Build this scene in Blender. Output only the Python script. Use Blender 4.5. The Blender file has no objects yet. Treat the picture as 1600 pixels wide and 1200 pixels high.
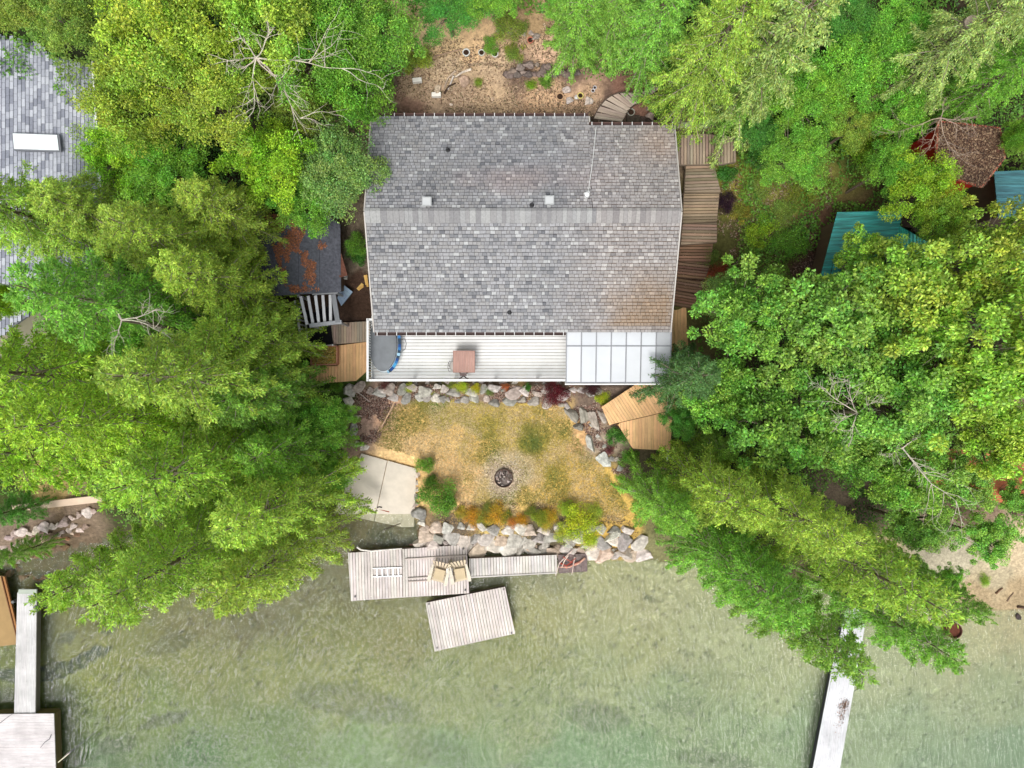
import bpy, math, random
import numpy as np
from mathutils import Vector, Matrix
R = math.radians
S = bpy.context.scene
COL = S.collection
HC = 36.0; K = 1149.0            # camera height, photo pixels per radian of slope

# ------------------------------------------------------------------ camera, sky, sun, exposure
cam = bpy.data.objects.new('camera', bpy.data.cameras.new('camera')); COL.objects.link(cam)
cam.location = (0, 0, HC); cam.rotation_euler = (0, 0, 0)
cam.data.sensor_width = 36; cam.data.lens = 36 * K / 1600
cam.data.clip_start = 0.5; cam.data.clip_end = 1000
S.camera = cam
EL, AZ = 62, 200                 # sun elevation / compass bearing it shines from (0 = north = +Y)
w = bpy.data.worlds.new('World'); S.world = w; w.use_nodes = True
nt = w.node_tree; bg = nt.nodes['Background']
sky = nt.nodes.new('ShaderNodeTexSky'); sky.sky_type = 'NISHITA'; sky.sun_disc = False
sky.sun_elevation = R(EL); sky.sun_rotation = R(AZ); sky.dust_density = 3.0; sky.ozone_density = 0.6
hs = nt.nodes.new('ShaderNodeHueSaturation'); hs.inputs['Saturation'].default_value = 0.22
nt.links.new(sky.outputs[0], hs.inputs['Color']); nt.links.new(hs.outputs[0], bg.inputs['Color'])
bg.inputs['Strength'].default_value = 0.15
sl = bpy.data.lights.new('sun', 'SUN'); sl.energy = 1.5; sl.angle = R(24); sl.color = (1, 0.975, 0.94)
sun = bpy.data.objects.new('sun', sl); COL.objects.link(sun)
d = Vector((math.sin(R(AZ)) * math.cos(R(EL)), math.cos(R(AZ)) * math.cos(R(EL)), math.sin(R(EL))))
sun.rotation_euler = d.to_track_quat('Z', 'Y').to_euler(); sun.location = d * 80
S.view_settings.view_transform = 'Standard'; S.view_settings.look = 'None'
S.view_settings.gamma = 1; S.view_settings.exposure = 0.68
S.render.engine = 'CYCLES'
S.cycles.max_bounces = 6; S.cycles.diffuse_bounces = 3; S.cycles.transparent_max_bounces = 8

rng = random.Random(7); nr = np.random.default_rng(7)

# ------------------------------------------------------------------ helpers
def W(px, py, z=0.0):
    f = (HC - z) / K
    return Vector(((px - 800) * f, (600 - py) * f, z))
def lin(c):
    return tuple(((v / 255) / 12.92 if v / 255 <= 0.04045 else ((v / 255 + 0.055) / 1.055) ** 2.4) for v in c)
def tag(o, label=None, cat=None, group=None, kind=None):
    if label: o['label'] = label
    if cat: o['category'] = cat
    if group: o['group'] = group
    if kind: o['kind'] = kind
    return o
def empty(name, loc=(0, 0, 0), rz=0.0, label=None, cat=None, group=None):
    o = bpy.data.objects.new(name, None); COL.objects.link(o)
    o.location = loc; o.rotation_euler = (0, 0, rz); o.empty_display_size = 0.2
    return tag(o, label, cat, group)
def dup(o, loc=None, rz=None, parent=None, scale=None):
    c = o.copy(); COL.objects.link(c)
    if parent is not None: c.parent = parent
    if loc is not None: c.location = loc
    if rz is not None: c.rotation_euler = (0, 0, rz)
    if scale is not None: c.scale = scale
    for ch in [x for x in KIDS.get(o.name, [])]:
        k = dup(ch, parent=c); KIDS.setdefault(c.name, []).append(k)
    return c
KIDS = {}

def vnoise(x, y, seed=0):
    xi = np.floor(x).astype(np.int64); yi = np.floor(y).astype(np.int64)
    fx = x - xi; fy = y - yi; fx = fx * fx * (3 - 2 * fx); fy = fy * fy * (3 - 2 * fy)
    def h(a, b):
        n = (a * 374761393 + b * 668265263 + seed * 2147483647) & 0x7fffffff
        n = ((n ^ (n >> 13)) * 1274126177) & 0x7fffffff
        return ((n ^ (n >> 16)) & 0xffff) / 65535.0
    return (h(xi, yi) * (1 - fx) + h(xi + 1, yi) * fx) * (1 - fy) + (h(xi, yi + 1) * (1 - fx) + h(xi + 1, yi + 1) * fx) * fy
def fbm(x, y, seed=0, o=4):
    s = 0; a = 0.5; n = 0
    for i in range(o):
        s = s + a * vnoise(x * 2 ** i + 31.7 * i, y * 2 ** i + 11.3 * i, seed + i); n += a; a *= 0.5
    return s / n

class MB:
    """collects pieces of ONE part, each face with its own colour and each loop with a uv in metres"""
    def __init__(s): s.v = []; s.f = []; s.c = []; s.u = []; s.m = []
    def add(s, vs, fs, c=(1, 1, 1), uv=None, m=0):
        b = len(s.v); s.v += [tuple(p) for p in vs]
        for f in fs:
            s.f.append([b + i for i in f]); s.c.append(c); s.m.append(m)
            s.u.append([(uv[i] if uv else (vs[i][0], vs[i][1])) for i in f])
        return s
    def prism(s, poly, z0, z1, c=(1, 1, 1), uv=None, m=0):
        n = len(poly)
        if sum(poly[i][0] * poly[(i + 1) % n][1] - poly[(i + 1) % n][0] * poly[i][1] for i in range(n)) < 0:
            poly = poly[::-1]; uv = uv[::-1] if uv else None
        vs = [(p[0], p[1], z0 if not callable(z0) else z0(p)) for p in poly] + [(p[0], p[1], z1 if not callable(z1) else z1(p)) for p in poly]
        fs = [list(range(n))[::-1], list(range(n, 2 * n))] + [[i, (i + 1) % n, n + (i + 1) % n, n + i] for i in range(n)]
        return s.add(vs, fs, c, (uv + uv) if uv else None, m)
    def box(s, cx, cy, cz, sx, sy, sz, rz=0.0, c=(1, 1, 1), m=0):
        a, b = math.cos(rz), math.sin(rz)
        P = [(cx + a * x - b * y, cy + b * x + a * y) for x, y in ((-sx / 2, -sy / 2), (sx / 2, -sy / 2), (sx / 2, sy / 2), (-sx / 2, sy / 2))]
        U = [(-sx / 2 + cx, cy - sy / 2), (sx / 2 + cx, cy - sy / 2), (sx / 2 + cx, cy + sy / 2), (cx - sx / 2, cy + sy / 2)]
        if sy > sx: U = [(q, p) for p, q in U]
        return s.prism(P, cz - sz / 2, cz + sz / 2, c, U, m)
    def beam(s, p0, p1, w_, h_, c=(1, 1, 1), m=0, up=Vector((0, 0, 1))):
        p0 = Vector(p0); p1 = Vector(p1); d_ = (p1 - p0).normalized()
        if abs(d_.dot(up)) > 0.98: up = Vector((0, 1, 0))
        x = d_.cross(up).normalized() * (w_ / 2); y = x.cross(d_).normalized() * (h_ / 2)
        vs = [p0 - x - y, p0 + x - y, p0 + x + y, p0 - x + y, p1 - x - y, p1 + x - y, p1 + x + y, p1 - x + y]
        L = (p1 - p0).length; o = p0.x + p0.y
        uv = [(0 + o, 0), (0 + o, .1), (0 + o, .2), (0 + o, .1), (L + o, 0), (L + o, .1), (L + o, .2), (L + o, .1)]
        return s.add(vs, [(0, 1, 2, 3)[::-1], (4, 5, 6, 7), (0, 1, 5, 4), (1, 2, 6, 5), (2, 3, 7, 6), (3, 0, 4, 7)], c, uv, m)
    def tube(s, pts, rad, n=6, c=(1, 1, 1), m=0, close=False):
        pts = [Vector(p) for p in pts]; N = len(pts); vs = []; fs = []
        for i, p in enumerate(pts):
            if close: d_ = pts[(i + 1) % N] - pts[i - 1]
            else: d_ = pts[min(i + 1, N - 1)] - pts[max(i - 1, 0)]
            d_.normalize(); up = Vector((0, 0, 1)) if abs(d_.z) < 0.95 else Vector((1, 0, 0))
            x = d_.cross(up).normalized(); y = x.cross(d_)
            r = rad[i] if isinstance(rad, (list, tuple)) else rad
            for k in range(n):
                a = 2 * math.pi * k / n; vs.append(p + x * (r * math.cos(a)) + y * (r * math.sin(a)))
        for i in range(N if close else N - 1):
            for k in range(n):
                a0 = i * n + k; a1 = i * n + (k + 1) % n; j = (i + 1) % N
                fs.append((a0, a1, j * n + (k + 1) % n, j * n + k))
        if not close: fs.append(tuple(range(n))[::-1]); fs.append(tuple((N - 1) * n + k for k in range(n)))
        return s.add(vs, fs, c, None, m)
    def lathe(s, prof, cx=0, cy=0, n=24, c=(1, 1, 1), m=0, sx=1, sy=1):
        vs = []; fs = []
        for r, z in prof:
            for k in range(n):
                a = 2 * math.pi * k / n; vs.append((cx + sx * r * math.cos(a), cy + sy * r * math.sin(a), z))
        for i in range(len(prof) - 1):
            for k in range(n): fs.append((i * n + k, i * n + (k + 1) % n, (i + 1) * n + (k + 1) % n, (i + 1) * n + k))
        if prof[0][0] > 0.001: fs.append(tuple(range(n))[::-1])
        if prof[-1][0] > 0.001: fs.append(tuple((len(prof) - 1) * n + k for k in range(n)))
        return s.add(vs, fs, c, None, m)
    def build(s, name, mats, parent=None, smooth=False):
        if not isinstance(mats, (list, tuple)): mats = [mats]
        me = bpy.data.meshes.new(name); me.from_pydata(s.v, [], s.f)
        for m_ in mats: me.materials.append(m_)
        me.polygons.foreach_set('material_index', s.m)
        if smooth: me.polygons.foreach_set('use_smooth', [True] * len(s.f))
        ca = me.color_attributes.new('Col', 'FLOAT_COLOR', 'CORNER'); ul = me.uv_layers.new(name='UVMap')
        cc = []; uu = []
        for f, c, u in zip(s.f, s.c, s.u):
            for k in range(len(f)): cc += [c[0], c[1], c[2], 1.0]
            for q in u: uu += [q[0], q[1]]
        ca.data.foreach_set('color', cc); ul.data.foreach_set('uv', uu)
        me.update()
        o = bpy.data.objects.new(name, me); COL.objects.link(o)
        if parent is not None:
            o.parent = parent; KIDS.setdefault(parent.name, []).append(o)
        return o

def jit(c, a=0.08, r=rng):
    k = 1 + r.uniform(-a, a); return tuple(min(1, max(0, v * k * (1 + r.uniform(-a, a) * 0.25))) for v in c)

def clip(poly, n, dd):      # keep the side n.p <= dd
    out = []
    for i in range(len(poly)):
        a = poly[i]; b = poly[(i + 1) % len(poly)]
        da = a[0] * n[0] + a[1] * n[1] - dd; db = b[0] * n[0] + b[1] * n[1] - dd
        if da <= 0: out.append(a)
        if (da < 0 < db) or (db < 0 < da):
            t = da / (da - db); out.append((a[0] + t * (b[0] - a[0]), a[1] + t * (b[1] - a[1])))
    return out
def planks(mb, poly, ang, width, gap, z0, z1, col, var=0.1, off=0.0, seg=None):
    """boards laid along direction ang (degrees), cut to a polygon"""
    d_ = (math.cos(R(ang)), math.sin(R(ang))); n = (-d_[1], d_[0])
    ts = [p[0] * n[0] + p[1] * n[1] for p in poly]; t = min(ts) + off
    while t < max(ts):
        q = clip(clip(poly, n, t + width - gap), (-n[0], -n[1]), -t)
        t += width
        if len(q) < 3: continue
        o = rng.uniform(0, 20); c = jit(col, var)
        uv = [(p[0] * d_[0] + p[1] * d_[1] + o, p[0] * n[0] + p[1] * n[1]) for p in q]
        dz = rng.uniform(0, 0.004)
        mb.prism(q, z0, (lambda p, dz=dz: z1(p) + dz) if callable(z1) else z1 + dz, c, uv)
def px2(poly, z): return [tuple(W(a, b, z)[:2]) for a, b in poly]

# ------------------------------------------------------------------ materials
def base_mat(name, rough=0.85, spec=0.3):
    m = bpy.data.materials.new(name); m.use_nodes = True; t = m.node_tree
    b = t.nodes['Principled BSDF']; b.inputs['Roughness'].default_value = rough
    b.inputs['Specular IOR Level'].default_value = spec
    return m, t, b
def N(t, ty, **kw):
    n = t.nodes.new(ty)
    for k, v in kw.items(): setattr(n, k, v)
    return n
def mul(t, a, b_, f=1.0):
    n = N(t, 'ShaderNodeMix', data_type='RGBA', blend_type='MULTIPLY'); n.inputs[0].default_value = f
    t.links.new(a, n.inputs[6]); t.links.new(b_, n.inputs[7]); return n.outputs[2]
def ramp(t, src, stops):
    n = N(t, 'ShaderNodeValToRGB'); e = n.color_ramp.elements
    while len(e) < len(stops): e.new(0.5)
    for i, (p, c) in enumerate(stops):
        e[i].position = p; e[i].color = (c if len(c) == 4 else (*c, 1)) if isinstance(c, tuple) else (c, c, c, 1)
    t.links.new(src, n.inputs[0]); return n.outputs[0]
def noise(t, coord, scale, detail=4, rough=0.6, sc=None):
    n = N(t, 'ShaderNodeTexNoise'); n.inputs['Scale'].default_value = scale; n.inputs['Detail'].default_value = detail
    n.inputs['Roughness'].default_value = rough
    if sc:
        mp = N(t, 'ShaderNodeMapping'); mp.inputs['Scale'].default_value = sc; t.links.new(coord, mp.inputs[0]); coord = mp.outputs[0]
    t.links.new(coord, n.inputs[0]); return n.outputs['Fac']
def bump(t, b, src, dist=0.02, st=0.6):
    n = N(t, 'ShaderNodeBump'); n.inputs['Distance'].default_value = dist; n.inputs['Strength'].default_value = st
    t.links.new(src, n.inputs['Height']); t.links.new(n.outputs[0], b.inputs['Normal'])
def col_mat(name, rough=0.85, scale=6, lo=0.75, hi=1.15, spec=0.3, bm=0.01, objcol=False, detail=5):
    """face colour x mottling"""
    m, t, b = base_mat(name, rough, spec)
    at = N(t, 'ShaderNodeAttribute', attribute_name='Col'); tc = N(t, 'ShaderNodeTexCoord')
    src = noise(t, tc.outputs['Object'], scale, detail)
    c = mul(t, at.outputs['Color'], ramp(t, src, [(0.3, lo), (0.7, hi)]))
    if objcol:
        oi = N(t, 'ShaderNodeObjectInfo'); c = mul(t, c, oi.outputs['Color'])
    t.links.new(c, b.inputs['Base Color'])
    if bm: bump(t, b, noise(t, tc.outputs['Object'], scale * 4, 4), bm)
    return m
def wood_mat(name, rough=0.8, lo=0.72, hi=1.12, stain=0.0):
    m, t, b = base_mat(name, rough, 0.25)
    at = N(t, 'ShaderNodeAttribute', attribute_name='Col'); uv = N(t, 'ShaderNodeUVMap'); tc = N(t, 'ShaderNodeTexCoord')
    g = noise(t, uv.outputs[0], 1.0, 5, 0.65, (1.3, 38, 1))
    c = mul(t, at.outputs['Color'], ramp(t, g, [(0.3, lo), (0.7, hi)]))
    k = ramp(t, noise(t, uv.outputs[0], 1.0, 2, 0.5, (5, 16, 1)), [(0.27, 0.55), (0.34, 1.0)])
    c = mul(t, c, k, 0.6)
    s2 = ramp(t, noise(t, tc.outputs['Object'], 0.9, 5), [(0.35, 0.82), (0.65, 1.08)])
    c = mul(t, c, s2)
    t.links.new(c, b.inputs['Base Color']); bump(t, b, g, 0.004)
    return m
M = {}
M['wood'] = wood_mat('weathered_wood')
M['paint'] = None
M['plain'] = col_mat('painted', 0.6, 3, 0.93, 1.04, 0.4, 0)
M['metal'] = col_mat('metal_paint', 0.35, 2, 0.85, 1.08, 0.5, 0)
M['rock'] = col_mat('rock', 0.9, 2.2, 0.5, 1.25, 0.2, 0.06, objcol=True, detail=8)
M['rough'] = col_mat('rough_matter', 0.95, 9, 0.6, 1.25, 0.1, 0.03)
M['concrete'] = col_mat('concrete', 0.9, 1.6, 0.86, 1.07, 0.2, 0.004, detail=8)
M['bark'] = col_mat('bark', 0.95, 7, 0.55, 1.2, 0.1, 0.03)
M['shingle'] = col_mat('shingle', 0.95, 14, 0.85, 1.12, 0.15, 0.004)
M['cover'] = col_mat('fabric_cover', 0.75, 2.5, 0.85, 1.08, 0.3, 0.004)

def deck_paint():
    m, t, b = base_mat('white_deck_paint', 0.55, 0.35)
    at = N(t, 'ShaderNodeAttribute', attribute_name='Col'); uv = N(t, 'ShaderNodeUVMap'); tc = N(t, 'ShaderNodeTexCoord')
    ch = ramp(t, noise(t, uv.outputs[0], 1.0, 3, 0.6, (2.2, 22, 1)), [(0.245, (0.13, 0.12, 0.11)), (0.275, (1, 1, 1))])
    c = mul(t, at.outputs['Color'], ch)
    s2 = ramp(t, noise(t, tc.outputs['Object'], 1.2, 5), [(0.3, (0.88, 0.885, 0.88)), (0.6, (1.0, 1.0, 1.0))])
    t.links.new(mul(t, c, s2), b.inputs['Base Color']); return m
M['deckpaint'] = deck_paint()

def leaf_mat():
    m, t, b = base_mat('leaf', 0.5, 0.35)
    at = N(t, 'ShaderNodeAttribute', attribute_name='Col'); oi = N(t, 'ShaderNodeObjectInfo')
    c = mul(t, at.outputs['Color'], oi.outputs['Color'])
    t.links.new(c, b.inputs['Base Color'])
    tr = N(t, 'ShaderNodeBsdfTranslucent')
    g = N(t, 'ShaderNodeMix', data_type='RGBA', blend_type='MULTIPLY'); g.inputs[0].default_value = 1
    t.links.new(c, g.inputs[6]); g.inputs[7].default_value = (1.25, 1.25, 0.6, 1); t.links.new(g.outputs[2], tr.inputs[0])
    mx = N(t, 'ShaderNodeMixShader'); mx.inputs[0].default_value = 0.30
    t.links.new(b.outputs[0], mx.inputs[1]); t.links.new(tr.outputs[0], mx.inputs[2])
    t.links.new(mx.outputs[0], t.nodes['Material Output'].inputs[0]); return m
M['leaf'] = leaf_mat()

def ground_mat():
    m, t, b = base_mat('ground', 0.95, 0.1)
    at = N(t, 'ShaderNodeAttribute', attribute_name='Col'); tc = N(t, 'ShaderNodeTexCoord')
    P = tc.outputs['Object']
    n1 = ramp(t, noise(t, P, 7.0, 6, 0.75), [(0.3, 0.55), (0.7, 1.38)])
    n2 = ramp(t, noise(t, P, 1.1, 5, 0.6), [(0.3, 0.88), (0.7, 1.1)])
    ge = N(t, 'ShaderNodeNewGeometry'); sx = N(t, 'ShaderNodeSeparateXYZ'); t.links.new(ge.outputs['Position'], sx.inputs[0])
    mr = N(t, 'ShaderNodeMapRange'); t.links.new(sx.outputs['Z'], mr.inputs[0])     # silt on the lake bed is smoother than soil
    for i_, v_ in ((1, -0.5), (2, 0.0), (3, 0.38), (4, 1.0)): mr.inputs[i_].default_value = v_
    m_ = N(t, 'ShaderNodeMix', data_type='RGBA', blend_type='MULTIPLY'); t.links.new(mr.outputs[0], m_.inputs[0]); t.links.new(at.outputs['Color'], m_.inputs[6]); t.links.new(n1, m_.inputs[7])
    c = mul(t, m_.outputs[2], n2)
    vo = N(t, 'ShaderNodeTexVoronoi'); vo.inputs['Scale'].default_value = 5; t.links.new(P, vo.inputs[0])
    st = ramp(t, vo.outputs['Distance'], [(0.0, 1.35), (0.3, 1.0)])
    c = mul(t, c, st, 0.5)
    t.links.new(c, b.inputs['Base Color']); bump(t, b, noise(t, P, 12, 5, 0.7), 0.05, 0.7)
    return m
M['ground'] = ground_mat()

def water_mat():
    m = bpy.data.materials.new('water'); m.use_nodes = True; t = m.node_tree; t.nodes.remove(t.nodes['Principled BSDF'])
    out = t.nodes['Material Output']; tc = N(t, 'ShaderNodeTexCoord'); P = tc.outputs['Object']
    n1 = N(t, 'ShaderNodeTexNoise'); n1.inputs['Scale'].default_value = 1; n1.inputs['Detail'].default_value = 3; n1.inputs['Roughness'].default_value = 0.55
    # ripples: elongated along the breeze; the direction turns slowly across the lake
    wp = N(t, 'ShaderNodeTexNoise'); wp.inputs['Scale'].default_value = 0.12; t.links.new(P, wp.inputs[0])
    ad = N(t, 'ShaderNodeVectorMath', operation='MULTIPLY_ADD'); t.links.new(wp.outputs['Color'], ad.inputs[0]); ad.inputs[1].default_value = (1.0, 1.0, 0); t.links.new(P, ad.inputs[2])
    mp = N(t, 'ShaderNodeMapping'); mp.inputs['Rotation'].default_value = (0, 0, R(-22)); mp.inputs['Scale'].default_value = (7.5, 1.7, 1)
    t.links.new(ad.outputs[0], mp.inputs[0]); t.links.new(mp.outputs[0], n1.inputs[0])
    bp = N(t, 'ShaderNodeBump'); bp.inputs['Distance'].default_value = 0.09; bp.inputs['Strength'].default_value = 1
    t.links.new(n1.outputs['Fac'], bp.inputs['Height'])
    tr = N(t, 'ShaderNodeBsdfTransparent'); tr.inputs[0].default_value = (0.95, 0.965, 0.90, 1)
    gl = N(t, 'ShaderNodeBsdfGlossy'); gl.inputs['Roughness'].default_value = 0.08; gl.inputs[0].default_value = (1, 1, 1, 1)
    t.links.new(bp.outputs[0], gl.inputs['Normal'])
    fr = N(t, 'ShaderNodeFresnel'); fr.inputs['IOR'].default_value = 1.33; t.links.new(bp.outputs[0], fr.inputs['Normal'])
    df = N(t, 'ShaderNodeBsdfDiffuse'); df.inputs[0].default_value = (0.22, 0.28, 0.165, 1); t.links.new(bp.outputs[0], df.inputs['Normal'])
    m1 = N(t, 'ShaderNodeMixShader'); t.links.new(tr.outputs[0], m1.inputs[1]); t.links.new(df.outputs[0], m1.inputs[2])
    # slight turbidity, with ripple highlights painted in as paler diffuse flecks
    sr = ramp(t, n1.outputs['Fac'], [(0.50, 0.10), (0.74, 0.36)]); t.links.new(sr, m1.inputs[0])
    m2 = N(t, 'ShaderNodeMixShader'); t.links.new(fr.outputs[0], m2.inputs[0]); t.links.new(m1.outputs[0], m2.inputs[1]); t.links.new(gl.outputs[0], m2.inputs[2])
    t.links.new(m2.outputs[0], out.inputs[0]); return m
M['water'] = water_mat()

def sheet_metal(name, rough=0.4):
    m, t, b = base_mat(name, rough, 0.5)
    at = N(t, 'ShaderNodeAttribute', attribute_name='Col'); uv = N(t, 'ShaderNodeUVMap'); tc = N(t, 'ShaderNodeTexCoord')
    g = noise(t, uv.outputs[0], 1.0, 3, 0.6, (0.8, 9, 1))
    c = mul(t, at.outputs['Color'], ramp(t, g, [(0.40, 0.55), (0.60, 1.2)]))
    t.links.new(c, b.inputs['Base Color']); return m
M['sheet'] = sheet_metal('sheet_metal')
def panel_mat():
    m, t, b = base_mat('frosted_panel', 0.12, 0.5)
    at = N(t, 'ShaderNodeAttribute', attribute_name='Col'); tc = N(t, 'ShaderNodeTexCoord')
    c = mul(t, at.outputs['Color'], ramp(t, noise(t, tc.outputs['Object'], 0.8, 4), [(0.3, 0.93), (0.7, 1.03)]))
    t.links.new(c, b.inputs['Base Color']); return m
M['panel'] = panel_mat()

# ------------------------------------------------------------------ terrain
SH = [(-3000, 930), (-600, 900), (-60, 895), (60, 872), (150, 850), (300, 832), (450, 812), (525, 792), (648, 813), (656, 855), (850, 866),
      (1000, 876), (1080, 880), (1200, 905), (1350, 935), (1480, 950), (1600, 956), (2200, 965), (5000, 965)]
SX = np.array([W(a, b).x for a, b in SH]); SY = np.array([W(a, b).y for a, b in SH])
HY = [-1.2, 1.5, 5, 9, 11.5, 13.5, 16.5, 25, 60, 200]
HZ = [1.3, 1.9, 3.1, 4.3, 4.9, 5.9, 6.9, 9.5, 17, 22]
RAMP = [W(562, 708, 1.2), W(650, 735, 1.2), W(645, 813, 0), W(527, 791, 0)]
def inpoly(x, y, poly):
    c = np.zeros(np.shape(x), bool); n = len(poly)
    for i in range(n):
        x0, y0 = poly[i][0], poly[i][1]; x1, y1 = poly[(i + 1) % n][0], poly[(i + 1) % n][1]
        if y0 == y1: continue
        k = ((y0 > y) != (y1 > y)) & (x < (x1 - x0) * (y - y0) / (y1 - y0) + x0); c ^= k
    return c
def ramp_z(x, y): return 1.2 + (y + 3.7) * 0.45
def sstep(a, b, v):
    t = np.clip((v - a) / (b - a), 0, 1); return t * t * (3 - 2 * t)
def H(x, y):
    x = np.asarray(x, float); y = np.asarray(y, float)
    dS = y - np.interp(x, SX, SY)
    hill = np.interp(y, HY, HZ)
    wall = sstep(0.25, 1.5, dS)
    beach = sstep(0.0, 7.0, dS)
    wb = sstep(5.5, 9.0, x)                       # natural beach to the east
    land = hill * ((1 - wb) * wall + wb * beach)
    land = land + (fbm(x * 0.6, y * 0.6, 5) - 0.5) * 0.35 * sstep(-1, 4, y) * sstep(0.5, 2.5, dS)
    land = land + (fbm(x * 3, y * 3, 9) - 0.5) * 0.07 * sstep(0, 1, dS)
    bed = -0.03 - 0.25 * sstep(0, 1.0, -dS) + np.clip(dS, -60, 0) * 0.07 + (fbm(x * 0.4, y * 0.4, 3) - 0.5) * 0.2 * sstep(0.3, 2, -dS)
    h = np.where(dS > 0, land, bed)
    # house platform and the cut behind it
    k = (x > -5.9) & (x < 6.6) & (y > -0.1) & (y < 11.15)
    h = np.where(k, 1.25, h)
    # terraces behind the house
    t2 = sstep(12.55, 12.95, y) * sstep(-3.2, -1.4, x) * (1 - sstep(3.5, 5.0, x))
    h = h + t2 * 0.55
    k = inpoly(x, y, [(-9.3, -2.9), (-4.35, -3.2), (-4.5, -7.1), (-9.4, -7.1)])
    h = np.where(k, np.minimum(h, np.maximum(ramp_z(x, y), -1) - 0.14), h)
    return h
def gz(x, y): return float(H(np.array([x]), np.array([y]))[0])

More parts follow.
